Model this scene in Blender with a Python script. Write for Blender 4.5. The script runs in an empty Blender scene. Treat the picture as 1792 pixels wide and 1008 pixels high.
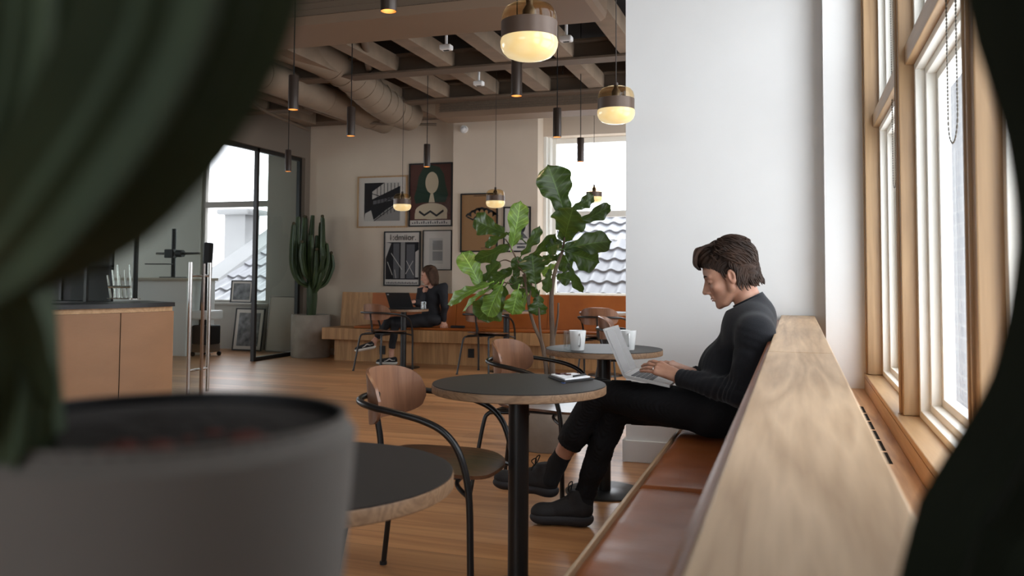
import bpy, bmesh, math, random
import numpy as np
from math import sin, cos, pi, radians, sqrt
from mathutils import Vector, Matrix
C = bpy.context.scene.collection

# ---------------------------------------------------------------- camera
FPX = 1500.0; YAW = radians(18.3); PIT = radians(2.75); ROLL = radians(0.35); EYE = 1.115; PCX, PCY = 896.0, 411.0
FW = Vector((-sin(YAW)*cos(PIT), cos(YAW)*cos(PIT), sin(PIT)))
_r = Vector((cos(YAW), sin(YAW), 0)); _u = _r.cross(FW)
RT = _r*cos(ROLL) + _u*sin(ROLL); UP = -_r*sin(ROLL) + _u*cos(ROLL)
CAMP = Vector((0, 0, EYE))
cam_data = bpy.data.cameras.new('camera'); cam = bpy.data.objects.new('camera', cam_data); C.objects.link(cam)
M_ = Matrix((RT, UP, -FW)).transposed().to_4x4(); M_.translation = CAMP; cam.matrix_world = M_
cam_data.sensor_width = 36; cam_data.lens = 36*FPX/1792
cam_data.shift_y = -(504-PCY)/1792; cam_data.clip_start = 0.02; cam_data.clip_end = 200
cam_data.dof.use_dof = True; cam_data.dof.focus_distance = 4.4; cam_data.dof.aperture_fstop = 5.4
bpy.context.scene.camera = cam

# ---------------------------------------------------------------- sky, window portals, exposure
SKY = 3.4
w = bpy.data.worlds.new('overcast_sky'); bpy.context.scene.world = w; w.use_nodes = True
bg = w.node_tree.nodes['Background']; bg.inputs[0].default_value = (0.89, 0.945, 1.0, 1); bg.inputs[1].default_value = SKY
vs = bpy.context.scene.view_settings
vs.view_transform = 'Standard'; vs.look = 'None'; vs.gamma = 1; vs.use_curve_mapping = False; vs.exposure = 0.86
cy = bpy.context.scene.cycles
cy.max_bounces = 9; cy.diffuse_bounces = 5; cy.transparent_max_bounces = 12; cy.glossy_bounces = 4; cy.sample_clamp_indirect = 6.0
def portal(name, loc, direction, sx, sy):
    l = bpy.data.lights.new(name, 'AREA'); l.shape = 'RECTANGLE'; l.size = sx; l.size_y = sy; l.cycles.is_portal = True
    o = bpy.data.objects.new(name, l); C.objects.link(o); o.location = loc
    o.rotation_euler = Vector(direction).to_track_quat('-Z', 'Y').to_euler()
portal('window_portal', (0.545, 3.6, 1.98), (-1, 0, 0), 2.8, 2.8)
portal('window_portal', (0.545, 1.45, 1.98), (-1, 0, 0), 1.4, 2.8)
portal('window_portal', (-2.4, -5.15, 1.9), (0, 1, 0), 3.7, 2.1)  # portal of the added window behind the camera
portal('window_portal', (0.545, 8.05, 1.98), (-1, 0, 0), 4.3, 2.8)
portal('window_portal', (-2.1, 10.98, 1.85), (0, -1, 0), 1.8, 2.0)
portal('window_portal', (-8.05, 11.0, 1.85), (0, -1, 0), 1.3, 2.4)
portal('window_portal', (-11.42, 4.6, 1.9), (1, 0, 0), 2.2, 3.2)  # portal of an opening added to brighten the side room
portal('window_portal', (-11.42, 8.05, 1.9), (1, 0, 0), 2.2, 3.1)  # second opening added for the side room's light

# ---------------------------------------------------------------- pixel helpers (a ray through the photograph met with a plane)
def _ray(x, y): return FW + RT*((x-PCX)/FPX) - UP*((y-PCY)/FPX)
def atY(x, y, Y):
    r = _ray(x, y); return CAMP + r*((Y)/r.y)
def atZ(x, y, Z):
    r = _ray(x, y); return CAMP + r*((Z-EYE)/r.z)
def atD(x, y, d): return CAMP + _ray(x, y)*d

# ---------------------------------------------------------------- materials
_mc = {}
def _lin(c):
    return tuple(((v/12.92) if v <= 0.04045 else ((v+0.055)/1.055)**2.4) for v in c) + (1,)
def rgb(r, g, b): return _lin((r/255, g/255, b/255))
def mat(name, col, rough=0.6, metal=0.0, noise=0.0, nscale=8.0, bump=0.0, bscale=60.0, spec=0.5, sheen=0.0, coat=0.0, sss=0.0, stretch=None, col2=None):
    if name in _mc: return _mc[name]
    m = bpy.data.materials.new(name); m.use_nodes = True; nt = m.node_tree; p = nt.nodes['Principled BSDF']
    p.inputs['Base Color'].default_value = col; p.inputs['Roughness'].default_value = rough; p.inputs['Metallic'].default_value = metal
    p.inputs['Specular IOR Level'].default_value = spec
    if sheen: p.inputs['Sheen Weight'].default_value = sheen
    if coat: p.inputs['Coat Weight'].default_value = coat; p.inputs['Coat Roughness'].default_value = 0.25
    if sss:
        p.inputs['Subsurface Weight'].default_value = sss; p.inputs['Subsurface Radius'].default_value = (0.012, 0.004, 0.002); p.inputs['Subsurface Scale'].default_value = 1
    tc = nt.nodes.new('ShaderNodeTexCoord'); mp = nt.nodes.new('ShaderNodeMapping'); nt.links.new(tc.outputs['Object'], mp.inputs[0])
    if stretch: mp.inputs['Scale'].default_value = stretch
    if noise > 0 or col2:
        n = nt.nodes.new('ShaderNodeTexNoise'); n.inputs['Scale'].default_value = nscale; n.inputs['Detail'].default_value = 6
        nt.links.new(mp.outputs[0], n.inputs['Vector'])
        r = nt.nodes.new('ShaderNodeValToRGB'); nt.links.new(n.outputs['Fac'], r.inputs[0])
        a = [min(1, v*(1-noise)) for v in col[:3]]; b = [min(1, v*(1+noise)) for v in col[:3]]
        if col2: b = col2[:3]; a = col[:3]
        r.color_ramp.elements[0].color = (*a, 1); r.color_ramp.elements[1].color = (*b, 1)
        r.color_ramp.elements[0].position = 0.3; r.color_ramp.elements[1].position = 0.7
        nt.links.new(r.outputs[0], p.inputs['Base Color'])
    if bump > 0:
        n2 = nt.nodes.new('ShaderNodeTexNoise'); n2.inputs['Scale'].default_value = bscale; n2.inputs['Detail'].default_value = 4
        nt.links.new(mp.outputs[0], n2.inputs['Vector'])
        bp = nt.nodes.new('ShaderNodeBump'); bp.inputs['Strength'].default_value = bump; bp.inputs['Distance'].default_value = 0.005
        nt.links.new(n2.outputs['Fac'], bp.inputs['Height']); nt.links.new(bp.outputs[0], p.inputs['Normal'])
    _mc[name] = m; return m
def wood(name, c1, c2, axis='Y', scale=1.0, rough=0.45, plank=None, ring=3.0, bump=0.08, dist=4.0):
    """long-grained timber: stretched noise + distorted bands, optional planks"""
    if name in _mc: return _mc[name]
    m = bpy.data.materials.new(name); m.use_nodes = True; nt = m.node_tree; p = nt.nodes['Principled BSDF']; N = nt.nodes.new; L = nt.links.new
    p.inputs['Roughness'].default_value = rough
    tc = N('ShaderNodeTexCoord'); mp = N('ShaderNodeMapping'); L(tc.outputs['Object'], mp.inputs[0])
    s = {'X': (0.06, 1, 1), 'Y': (1, 0.06, 1), 'Z': (1, 1, 0.06)}[axis]
    mp.inputs['Scale'].default_value = s
    vec = mp.outputs[0]
    if plank:
        br = N('ShaderNodeTexBrick'); br.offset = 0.37; br.inputs['Scale'].default_value = 1; br.inputs['Mortar Size'].default_value = 0.0012
        br.inputs['Brick Width'].default_value = plank[0]; br.inputs['Row Height'].default_value = plank[1]; br.inputs['Bias'].default_value = 0
        br.inputs['Color1'].default_value = (0, 0, 0, 1); br.inputs['Color2'].default_value = (1, 1, 1, 1); br.inputs['Mortar'].default_value = (0.5, 0.5, 0.5, 1)
        mp0 = N('ShaderNodeMapping'); L(tc.outputs['Object'], mp0.inputs[0])
        if axis == 'Y': mp0.inputs['Rotation'].default_value = (0, 0, pi/2)
        L(mp0.outputs[0], br.inputs['Vector'])
        sc = N('ShaderNodeVectorMath'); sc.operation = 'SCALE'; sc.inputs['Scale'].default_value = 7.3; L(br.outputs['Color'], sc.inputs[0])
        ad = N('ShaderNodeVectorMath'); ad.operation = 'ADD'; L(vec, ad.inputs[0]); L(sc.outputs[0], ad.inputs[1]); vec = ad.outputs[0]
    n1 = N('ShaderNodeTexNoise'); n1.inputs['Scale'].default_value = 5*scale; n1.inputs['Detail'].default_value = 3; n1.inputs['Distortion'].default_value = 0.6; L(vec, n1.inputs['Vector'])
    mu = N('ShaderNodeMath'); mu.operation = 'MULTIPLY'; mu.inputs[1].default_value = ring*6; L(n1.outputs['Fac'], mu.inputs[0])
    si = N('ShaderNodeMath'); si.operation = 'PINGPONG'; si.inputs[1].default_value = 1.0; L(mu.outputs[0], si.inputs[0])
    n2 = N('ShaderNodeTexNoise'); n2.inputs['Scale'].default_value = 60*scale; n2.inputs['Detail'].default_value = 5; L(vec, n2.inputs['Vector'])
    mx = N('ShaderNodeMath'); mx.operation = 'MULTIPLY_ADD'; mx.inputs[1].default_value = 0.45; L(si.outputs[0], mx.inputs[0])
    m3 = N('ShaderNodeMath'); m3.operation = 'MULTIPLY'; m3.inputs[1].default_value = 0.6; L(n2.outputs['Fac'], m3.inputs[0]); L(m3.outputs[0], mx.inputs[2])
    rp = N('ShaderNodeValToRGB'); rp.color_ramp.elements[0].color = c1; rp.color_ramp.elements[1].color = c2
    rp.color_ramp.elements[0].position = 0.12; rp.color_ramp.elements[1].position = 0.85; L(mx.outputs[0], rp.inputs[0])
    out = rp.outputs[0]
    if plank:
        sep = N('ShaderNodeSeparateColor'); L(br.outputs['Color'], sep.inputs[0])
        hs = N('ShaderNodeHueSaturation'); L(out, hs.inputs['Color'])
        ma = N('ShaderNodeMath'); ma.operation = 'MULTIPLY_ADD'; ma.inputs[1].default_value = 0.28; ma.inputs[2].default_value = 0.86; L(sep.outputs[0], ma.inputs[0]); L(ma.outputs[0], hs.inputs['Value'])
        mm = N('ShaderNodeMix'); mm.data_type = 'RGBA'; L(br.outputs['Fac'], mm.inputs['Factor']); L(hs.outputs[0], mm.inputs['A']); mm.inputs['B'].default_value = (c1[0]*0.4, c1[1]*0.4, c1[2]*0.4, 1); out = mm.outputs['Result']
    L(out, p.inputs['Base Color'])
    b = N('ShaderNodeBump'); b.inputs['Strength'].default_value = bump; b.inputs['Distance'].default_value = 0.004; L(mx.outputs[0], b.inputs['Height']); L(b.outputs[0], p.inputs['Normal'])
    _mc[name] = m; return m
def emis(name, col, strength, col2=None):
    if name in _mc: return _mc[name]
    m = bpy.data.materials.new(name); m.use_nodes = True; p = m.node_tree.nodes['Principled BSDF']
    p.inputs['Base Color'].default_value = col; p.inputs['Roughness'].default_value = 0.15
    p.inputs['Emission Color'].default_value = col; p.inputs['Emission Strength'].default_value = strength
    _mc[name] = m; return m
def pane_glass(name, tint=(1, 1, 1, 1), gloss=0.06, rough=0.0, fres=True):
    if name in _mc: return _mc[name]
    m = bpy.data.materials.new(name); m.use_nodes = True; nt = m.node_tree; nt.nodes.clear(); N = nt.nodes.new; L = nt.links.new
    o = N('ShaderNodeOutputMaterial'); t = N('ShaderNodeBsdfTransparent'); t.inputs[0].default_value = tint
    g = N('ShaderNodeBsdfGlossy'); g.inputs['Roughness'].default_value = rough; mx = N('ShaderNodeMixShader')
    if fres:
        f = N('ShaderNodeLayerWeight'); f.inputs[0].default_value = 0.5; pw = N('ShaderNodeMath'); pw.operation = 'POWER'; pw.inputs[1].default_value = 5; L(f.outputs['Facing'], pw.inputs[0])
        ma = N('ShaderNodeMath'); ma.operation = 'MULTIPLY_ADD'; ma.inputs[1].default_value = 0.6; ma.inputs[2].default_value = 0.025; L(pw.outputs[0], ma.inputs[0]); L(ma.outputs[0], mx.inputs[0])
    else: mx.inputs[0].default_value = gloss
    L(t.outputs[0], mx.inputs[1]); L(g.outputs[0], mx.inputs[2]); L(mx.outputs[0], o.inputs[0])
    _mc[name] = m; return m

# ---------------------------------------------------------------- geometry
class MB:
    def __init__(s): s.bm = bmesh.new(); s.uv = None
    def _bev(s, geom, w, seg=2):
        if w > 0:
            es = list({e for v in geom for e in v.link_edges})
            bmesh.ops.bevel(s.bm, geom=es, offset=w, segments=seg, affect='EDGES', profile=0.5)
    def box(s, x0, x1, y0, y1, z0, z1, bev=0.0, rot=None, about=None):
        r = bmesh.ops.create_cube(s.bm, size=1); vs_ = r['verts']
        bmesh.ops.scale(s.bm, verts=vs_, vec=(abs(x1-x0), abs(y1-y0), abs(z1-z0)))
        c = Vector(((x0+x1)/2, (y0+y1)/2, (z0+z1)/2)); bmesh.ops.translate(s.bm, verts=vs_, vec=c)
        if rot is not None:
            bmesh.ops.rotate(s.bm, verts=vs_, cent=about if about is not None else c, matrix=rot)
        s._bev(vs_, bev); return s
    def prism(s, pts, z0, z1, bev=0.0):
        """polygon in plan extruded in z"""
        b = [s.bm.verts.new((p[0], p[1], z0)) for p in pts]; t = [s.bm.verts.new((p[0], p[1], z1)) for p in pts]; n = len(pts)
        s.bm.faces.new(list(reversed(b))); s.bm.faces.new(t)
        for i in range(n): s.bm.faces.new((b[i], b[(i+1) % n], t[(i+1) % n], t[i]))
        if bev: s._bev(t+b, bev)
        return s
    def poly(s, pts3, off):
        """closed 3D outline given thickness vector"""
        off = Vector(off); b = [s.bm.verts.new(Vector(p)) for p in pts3]; t = [s.bm.verts.new(Vector(p)+off) for p in pts3]; n = len(pts3)
        s.bm.faces.new(b); s.bm.faces.new(list(reversed(t)))
        for i in range(n): s.bm.faces.new((b[i], t[i], t[(i+1) % n], b[(i+1) % n]))
        return s
    def tube(s, pts, r, n=10, cap=True, smooth=0, prof=None):
        P = [Vector(p) for p in pts]
        R = list(r) if hasattr(r, '__len__') else [r]*len(P)
        if smooth:
            Q = []; RR = []
            for i in range(len(P)-1):
                p0 = P[max(i-1, 0)]; p1 = P[i]; p2 = P[i+1]; p3 = P[min(i+2, len(P)-1)]
                for k in range(smooth):
                    t = k/smooth
                    Q.append(0.5*((2*p1)+(-p0+p2)*t+(2*p0-5*p1+4*p2-p3)*t*t+(-p0+3*p1-3*p2+p3)*t**3)); RR.append(R[i]*(1-t)+R[i+1]*t)
            Q.append(P[-1]); RR.append(R[-1]); P, R = Q, RR
        T = [(P[min(i+1, len(P)-1)]-P[max(i-1, 0)]).normalized() for i in range(len(P))]
        up = Vector((0, 0, 1)) if abs(T[0].z) < 0.9 else Vector((1, 0, 0))
        nrm = T[0].cross(up).normalized(); rings = []
        for i in range(len(P)):
            if i: nrm = (nrm - T[i]*nrm.dot(T[i])).normalized()
            bn = T[i].cross(nrm)
            if prof: rings.append([s.bm.verts.new(P[i]+(nrm*a+bn*b)*R[i]) for a, b in prof])
            else: rings.append([s.bm.verts.new(P[i]+(nrm*cos(2*pi*k/n)+bn*sin(2*pi*k/n))*R[i]) for k in range(n)])
        m = len(rings[0])
        for i in range(len(rings)-1):
            for k in range(m): s.bm.faces.new((rings[i][k], rings[i][(k+1) % m], rings[i+1][(k+1) % m], rings[i+1][k]))
        if cap: s.bm.faces.new(list(reversed(rings[0]))); s.bm.faces.new(rings[-1])
        return s
    def cyl(s, a, b, r, r2=None, n=24): return s.tube([a, b], [r, r if r2 is None else r2], n=n)
    def lathe(s, prof, c=(0, 0, 0), n=40, a0=0, a1=2*pi):
        rings = []; full = abs(a1-a0-2*pi) < 1e-6; K = n if full else n+1
        for (r, z) in prof:
            if r < 1e-6: rings.append([s.bm.verts.new((c[0], c[1], c[2]+z))])
            else: rings.append([s.bm.verts.new((c[0]+r*cos(a0+(a1-a0)*k/n), c[1]+r*sin(a0+(a1-a0)*k/n), c[2]+z)) for k in range(K)])
        for i in range(len(rings)-1):
            A, B = rings[i], rings[i+1]
            for k in range(n):
                k2 = (k+1) % n if full else k+1
                if len(A) == 1 and len(B) == 1: continue
                if len(A) == 1: s.bm.faces.new((A[0], B[k2], B[k]))
                elif len(B) == 1: s.bm.faces.new((A[k], A[k2], B[0]))
                else: s.bm.faces.new((A[k], A[k2], B[k2], B[k]))
        return s
    def ball(s, c, r, seg=16, scale=(1, 1, 1)):
        q = bmesh.ops.create_uvsphere(s.bm, u_segments=seg, v_segments=max(6, seg//2), radius=r)
        bmesh.ops.scale(s.bm, verts=q['verts'], vec=scale); bmesh.ops.translate(s.bm, verts=q['verts'], vec=Vector(c)); return s
    def shell(s, f, nu, nv, th):
        """closed thick sheet over f(u,v), u,v in 0..1"""
        P = [[Vector(f(i/nu, j/nv)) for j in range(nv+1)] for i in range(nu+1)]
        A = []; B = []
        for i in range(nu+1):
            ra = []; rb = []
            for j in range(nv+1):
                du = P[min(i+1, nu)][j]-P[max(i-1, 0)][j]; dv = P[i][min(j+1, nv)]-P[i][max(j-1, 0)]
                nn = du.cross(dv)
                if nn.length < 1e-9: nn = Vector((0, 0, 1))
                nn.normalize(); ra.append(s.bm.verts.new(P[i][j]+nn*th/2)); rb.append(s.bm.verts.new(P[i][j]-nn*th/2))
            A.append(ra); B.append(rb)
        for i in range(nu):
            for j in range(nv):
                s.bm.faces.new((A[i][j], A[i+1][j], A[i+1][j+1], A[i][j+1])); s.bm.faces.new((B[i][j], B[i][j+1], B[i+1][j+1], B[i+1][j]))
        for i in range(nu):
            s.bm.faces.new((A[i][0], B[i][0], B[i+1][0], A[i+1][0])); s.bm.faces.new((A[i][nv], A[i+1][nv], B[i+1][nv], B[i][nv]))
        for j in range(nv):
            s.bm.faces.new((A[0][j], A[0][j+1], B[0][j+1], B[0][j])); s.bm.faces.new((A[nu][j], B[nu][j], B[nu][j+1], A[nu][j+1]))
        return s
    def build(s, name, m, parent=None, smooth=False, angle=40, recalc=True):
        if recalc: bmesh.ops.recalc_face_normals(s.bm, faces=s.bm.faces)
        me = bpy.data.meshes.new(name)
        org = Vector((0, 0, 0)); q = parent
        while q is not None: org += q.location; q = q.parent
        if org.length: bmesh.ops.translate(s.bm, verts=s.bm.verts, vec=-org)
        if smooth:
            for f in s.bm.faces: f.smooth = True
            for e in s.bm.edges:
                if len(e.link_faces) == 2 and e.calc_face_angle(0) > radians(angle): e.smooth = False
        s.bm.to_mesh(me); s.bm.free(); me.materials.append(m)
        o = bpy.data.objects.new(name, me); C.objects.link(o)
        if parent is not None: o.parent = parent
        return o
def tag(o, label=None, cat=None, group=None, kind=None):
    if label: o['label'] = label
    if cat: o['category'] = cat
    if group: o['group'] = group
    if kind: o['kind'] = kind
    return o
def thing(name, label, cat, loc=(0, 0, 0), group=None):
    o = bpy.data.objects.new(name, None); o.empty_display_size = 0.1; C.objects.link(o); o.location = loc; return tag(o, label, cat, group)
def struct(name, mb, m, **k): return tag(mb.build(name, m, **k), kind='structure')
def origin_to(o, loc):
    """move a single-mesh thing's origin to loc"""
    loc = Vector(loc); o.data.transform(Matrix.Translation(-loc)); o.location = loc; return o
def dup(root, loc, rotz, label=None, group=None):
    r = root.copy(); C.objects.link(r); r.location = loc; r.rotation_euler = (0, 0, rotz)
    if label: r['label'] = label
    if group: r['group'] = group
    for ch in list(root.children):
        c = ch.copy(); C.objects.link(c); c.parent = r
        for g in list(ch.children):
            d = g.copy(); C.objects.link(d); d.parent = c
    return r
def text_mesh(name, s, size, m, parent, loc, rot, th=0.001):
    cu = bpy.data.curves.new(name, 'FONT'); cu.body = s; cu.size = size; cu.extrude = th; cu.align_x = 'CENTER'; cu.align_y = 'CENTER'
    t = bpy.data.objects.new('tmp', cu); C.objects.link(t)
    me = bpy.data.meshes.new_from_object(t); bpy.data.objects.remove(t)
    o = bpy.data.objects.new(name, me); C.objects.link(o); me.materials.clear(); me.materials.append(m)
    if parent is not None:
        o.parent = parent; loc = Vector(loc); q = parent
        while q is not None: loc -= q.location; q = q.parent
    o.location = loc; o.rotation_euler = rot; return o

# ---------------------------------------------------------------- implicit modelling (rounded cones and ellipsoids blended, then meshed by surface nets)
def mesh_field(F, lo, h):
    """naive surface nets of F<0; returns verts, quads"""
    S = F < 0; nx, ny, nz = F.shape
    c = np.zeros((nx-1, ny-1, nz-1), np.int8)
    for a in (0, 1):
        for b in (0, 1):
            for d in (0, 1): c += S[a:nx-1+a, b:ny-1+b, d:nz-1+d]
    act = (c > 0) & (c < 8); ids = np.full(act.shape, -1, np.int64); I, J, K = np.nonzero(act); ids[I, J, K] = np.arange(len(I))
    pos = np.zeros((len(I), 3)); cnt = np.zeros(len(I))
    cor = [(a, b, d) for a in (0, 1) for b in (0, 1) for d in (0, 1)]
    for p in cor:
        for ax in range(3):
            if p[ax] == 0:
                q = list(p); q[ax] = 1
                f0 = F[I+p[0], J+p[1], K+p[2]]; f1 = F[I+q[0], J+q[1], K+q[2]]
                mk = (f0 < 0) != (f1 < 0); t = np.where(mk, f0/(np.where(mk, f0-f1, 1)), 0)
                v = np.array(p, float)[None, :].repeat(len(I), 0); v[:, ax] += t
                pos[mk] += v[mk]; cnt[mk] += 1
    pos /= cnt[:, None]; V = (pos+np.stack([I, J, K], 1))*h+np.array(lo)[None, :]
    Q = []
    for ax in range(3):
        o1, o2 = [(1, 2), (2, 0), (0, 1)][ax]
        sl0 = [slice(None)]*3; sl1 = [slice(None)]*3; sl0[ax] = slice(0, -1); sl1[ax] = slice(1, None)
        A = S[tuple(sl0)]; B = S[tuple(sl1)]
        E = np.argwhere(A != B)
        m = (E[:, o1] > 0) & (E[:, o2] > 0) & (E[:, o1] < F.shape[o1]-1) & (E[:, o2] < F.shape[o2]-1); E = E[m]
        def idx(d1, d2):
            P = E.copy(); P[:, o1] -= d1; P[:, o2] -= d2; return ids[P[:, 0], P[:, 1], P[:, 2]]
        q = np.stack([idx(0, 0), idx(1, 0), idx(1, 1), idx(0, 1)], 1)
        inside = A[E[:, 0], E[:, 1], E[:, 2]]
        q[~inside] = q[~inside][:, ::-1]
        Q.append(q)
    return V, np.concatenate(Q)
class Sculpt:
    def __init__(s): s.p = []
    def cone(s, a, b, ra, rb=None, k=0.015, sub=False): s.p.append(('c', np.array(a, float), np.array(b, float), ra, ra if rb is None else rb, k, sub)); return s
    def chain(s, pts, rs, k=0.015):
        for i in range(len(pts)-1): s.cone(pts[i], pts[i+1], rs[i], rs[i+1], k)
        return s
    def ell(s, c, r, R=None, k=0.015, sub=False): s.p.append(('e', np.array(c, float), np.array(r, float), np.eye(3) if R is None else np.array(R, float), 0, k, sub)); return s
    def cut(s, pt, nrm): s.p.append(('h', np.array(pt, float), np.array(nrm, float)/np.linalg.norm(nrm), 0, 0, 0, True)); return s
    def field(s, h, disp=None, grow=0.0):
        lo = np.array([1e9]*3); hi = -lo
        for q in s.p:
            if q[6]: continue
            if q[0] == 'c':
                R = max(q[3], q[4]); lo = np.minimum(lo, np.minimum(q[1], q[2])-R); hi = np.maximum(hi, np.maximum(q[1], q[2])+R)
            else: R = q[2].max(); lo = np.minimum(lo, q[1]-R); hi = np.maximum(hi, q[1]+R)
        lo -= 0.02+grow; hi += 0.02+grow
        n = np.ceil((hi-lo)/h).astype(int)+1
        F = np.full(n, 0.2, np.float32)
        ax = [lo[i]+h*np.arange(n[i]) for i in range(3)]
        for q in s.p:
            if q[0] == 'h':
                d = (ax[0][:, None, None]-q[1][0])*q[2][0]+(ax[1][None, :, None]-q[1][1])*q[2][1]+(ax[2][None, None, :]-q[1][2])*q[2][2]
                F = np.maximum(F, d.astype(np.float32)); continue
            k = q[5]; mg = k+0.03+grow
            if q[0] == 'c':
                R = max(q[3], q[4]); l = np.minimum(q[1], q[2])-R-mg; u = np.maximum(q[1], q[2])+R+mg
            else: R = q[2].max(); l = q[1]-R-mg; u = q[1]+R+mg
            i0 = np.clip(np.floor((l-lo)/h).astype(int), 0, n-1); i1 = np.clip(np.ceil((u-lo)/h).astype(int)+1, 1, n)
            X = ax[0][i0[0]:i1[0]][:, None, None]; Y = ax[1][i0[1]:i1[1]][None, :, None]; Z = ax[2][i0[2]:i1[2]][None, None, :]
            if q[0] == 'c':
                a, b = q[1], q[2]; ab = b-a; L2 = max(ab@ab, 1e-9)
                t = np.clip(((X-a[0])*ab[0]+(Y-a[1])*ab[1]+(Z-a[2])*ab[2])/L2, 0, 1)
                d = np.sqrt((X-a[0]-ab[0]*t)**2+(Y-a[1]-ab[1]*t)**2+(Z-a[2]-ab[2]*t)**2)-(q[3]*(1-t)+q[4]*t)
            else:
                c, r, M = q[1], q[2], q[3]; x, y, z = X-c[0], Y-c[1], Z-c[2]
                u_ = (x*M[0, 0]+y*M[1, 0]+z*M[2, 0]); v_ = (x*M[0, 1]+y*M[1, 1]+z*M[2, 1]); w_ = (x*M[0, 2]+y*M[1, 2]+z*M[2, 2])
                k0 = np.sqrt((u_/r[0])**2+(v_/r[1])**2+(w_/r[2])**2); k1 = np.sqrt((u_/r[0]**2)**2+(v_/r[1]**2)**2+(w_/r[2]**2)**2)
                d = k0*(k0-1)/np.maximum(k1, 1e-6)
            d = d.astype(np.float32); sl = (slice(i0[0], i1[0]), slice(i0[1], i1[1]), slice(i0[2], i1[2])); f = F[sl]
            if q[6]:
                hh = np.clip(0.5-0.5*(f+d)/k, 0, 1); F[sl] = f*(1-hh)-d*hh+k*hh*(1-hh)
            else:
                hh = np.clip(0.5+0.5*(f-d)/k, 0, 1); F[sl] = f*(1-hh)+d*hh-k*hh*(1-hh)
        if disp is not None: F = F+disp(ax[0][:, None, None], ax[1][None, :, None], ax[2][None, None, :]).astype(np.float32)
        return F-grow, lo
    def build(s, name, m, parent, h=0.004, disp=None, grow=0.0, smooth_it=1):
        F, lo = s.field(h, disp, grow); V, Q = mesh_field(F, lo, h)
        org = np.zeros(3); q = parent
        while q is not None: org += np.array(q.location); q = q.parent
        V = V-org; me = bpy.data.meshes.new(name); me.vertices.add(len(V)); me.vertices.foreach_set('co', V.astype(np.float32).ravel())
        me.loops.add(len(Q)*4); me.loops.foreach_set('vertex_index', Q.astype(np.int32).ravel()); me.polygons.add(len(Q))
        me.polygons.foreach_set('loop_start', np.arange(0, len(Q)*4, 4, dtype=np.int32)); me.polygons.foreach_set('use_smooth', np.ones(len(Q), bool))
        me.update(calc_edges=True); me.validate(); me.materials.append(m)
        o = bpy.data.objects.new(name, me); C.objects.link(o)
        if parent is not None: o.parent = parent
        return o
# ================================================================ materials of the place
M_white = mat('white_plaster', rgb(222, 221, 219), 0.85, noise=0.02, nscale=3, bump=0.05, bscale=120)
M_cream = mat('warm_plaster', rgb(208, 192, 173), 0.9, noise=0.03, nscale=2.5, bump=0.05, bscale=100)
M_grey = mat('grey_paint', rgb(164, 160, 152), 0.85, noise=0.03, nscale=2)
M_ceil = mat('ceiling_paint', rgb(34, 29, 25), 0.9, noise=0.12, nscale=3)
M_joist = mat('joist_paint', rgb(128, 109, 90), 0.85, noise=0.2, nscale=4)
M_beam = mat('beam_paint', rgb(100, 84, 69), 0.7, noise=0.08, nscale=4)
M_unit = mat('unit_sheet', rgb(128, 105, 85), 0.55, noise=0.03, nscale=2)
M_duct = mat('duct_wrap', rgb(128, 111, 93), 0.8, noise=0.06, nscale=6, bump=0.4, bscale=18)
M_floor = wood('oak_floor', rgb(154, 104, 64), rgb(200, 148, 100), 'X', 0.9, 0.36, plank=(2.2, 0.18), ring=1.2, bump=0.03)
M_oak = wood('ledge_oak', rgb(160, 126, 90), rgb(206, 174, 138), 'Y', 1.6, 0.42, ring=2.2, bump=0.05)
M_oakX = wood('bench_oak', rgb(150, 108, 66), rgb(196, 150, 100), 'Z', 1.6, 0.5, ring=1.4, bump=0.04)
M_deck = wood('deck_oak', rgb(140, 98, 60), rgb(196, 154, 110), 'Y', 1.6, 0.4, ring=2.2, bump=0.04)
M_pine = wood('window_timber', rgb(128, 98, 66), rgb(172, 140, 102), 'Z', 1.2, 0.4, ring=1.0, bump=0.03)
M_pineY = wood('window_timber_long', rgb(140, 108, 72), rgb(184, 150, 110), 'Y', 1.2, 0.4, ring=1.0, bump=0.03)
M_sash = mat('white_sash', rgb(232, 230, 222), 0.4)
M_black = mat('black_steel', rgb(26, 25, 25), 0.35, spec=0.5)
M_blackm = mat('matt_black', rgb(22, 21, 21), 0.6)
M_steel = mat('brushed_steel', rgb(190, 186, 182), 0.25, metal=1.0)
M_glass = pane_glass('clear_pane')
M_glassd = pane_glass('door_pane', tint=(0.93, 0.97, 0.95, 1))
M_grille = mat('grille_mesh', rgb(88, 74, 60), 0.7)
M_dark = mat('dark_gap', rgb(22, 19, 16), 0.95, spec=0.1)
CEIL = 3.75
# ================================================================ setting
struct('floor', MB().box(-11.5, 0.66, -5.2, 11.1, -0.12, 0), M_floor)
struct('ceiling', MB().box(-11.5, 0.9, -5.2, 11.1, CEIL, CEIL+0.15), M_ceil)
b = MB(); b.box(-11.5, -4.2, -5.2, -5.1, 0, CEIL); b.box(-0.6, 0.6, -5.2, -5.1, 0, CEIL); b.box(-4.2, -0.6, -5.2, -5.1, 0, 0.9); b.box(-4.2, -0.6, -5.2, -5.1, 2.9, CEIL)
struct('wall_front', b, M_cream)
b = MB()
for x in (-4.2, -3.02, -1.84, -0.66): b.box(x, x+0.06, -5.17, -5.12, 0.9, 2.9)
for z in (0.9, 1.9, 2.85): b.box(-4.14, -0.66, -5.17, -5.12, z, z+0.05)
struct('window_9', b, M_sash)  # unseen window, added behind the camera to brighten the white wall
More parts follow.
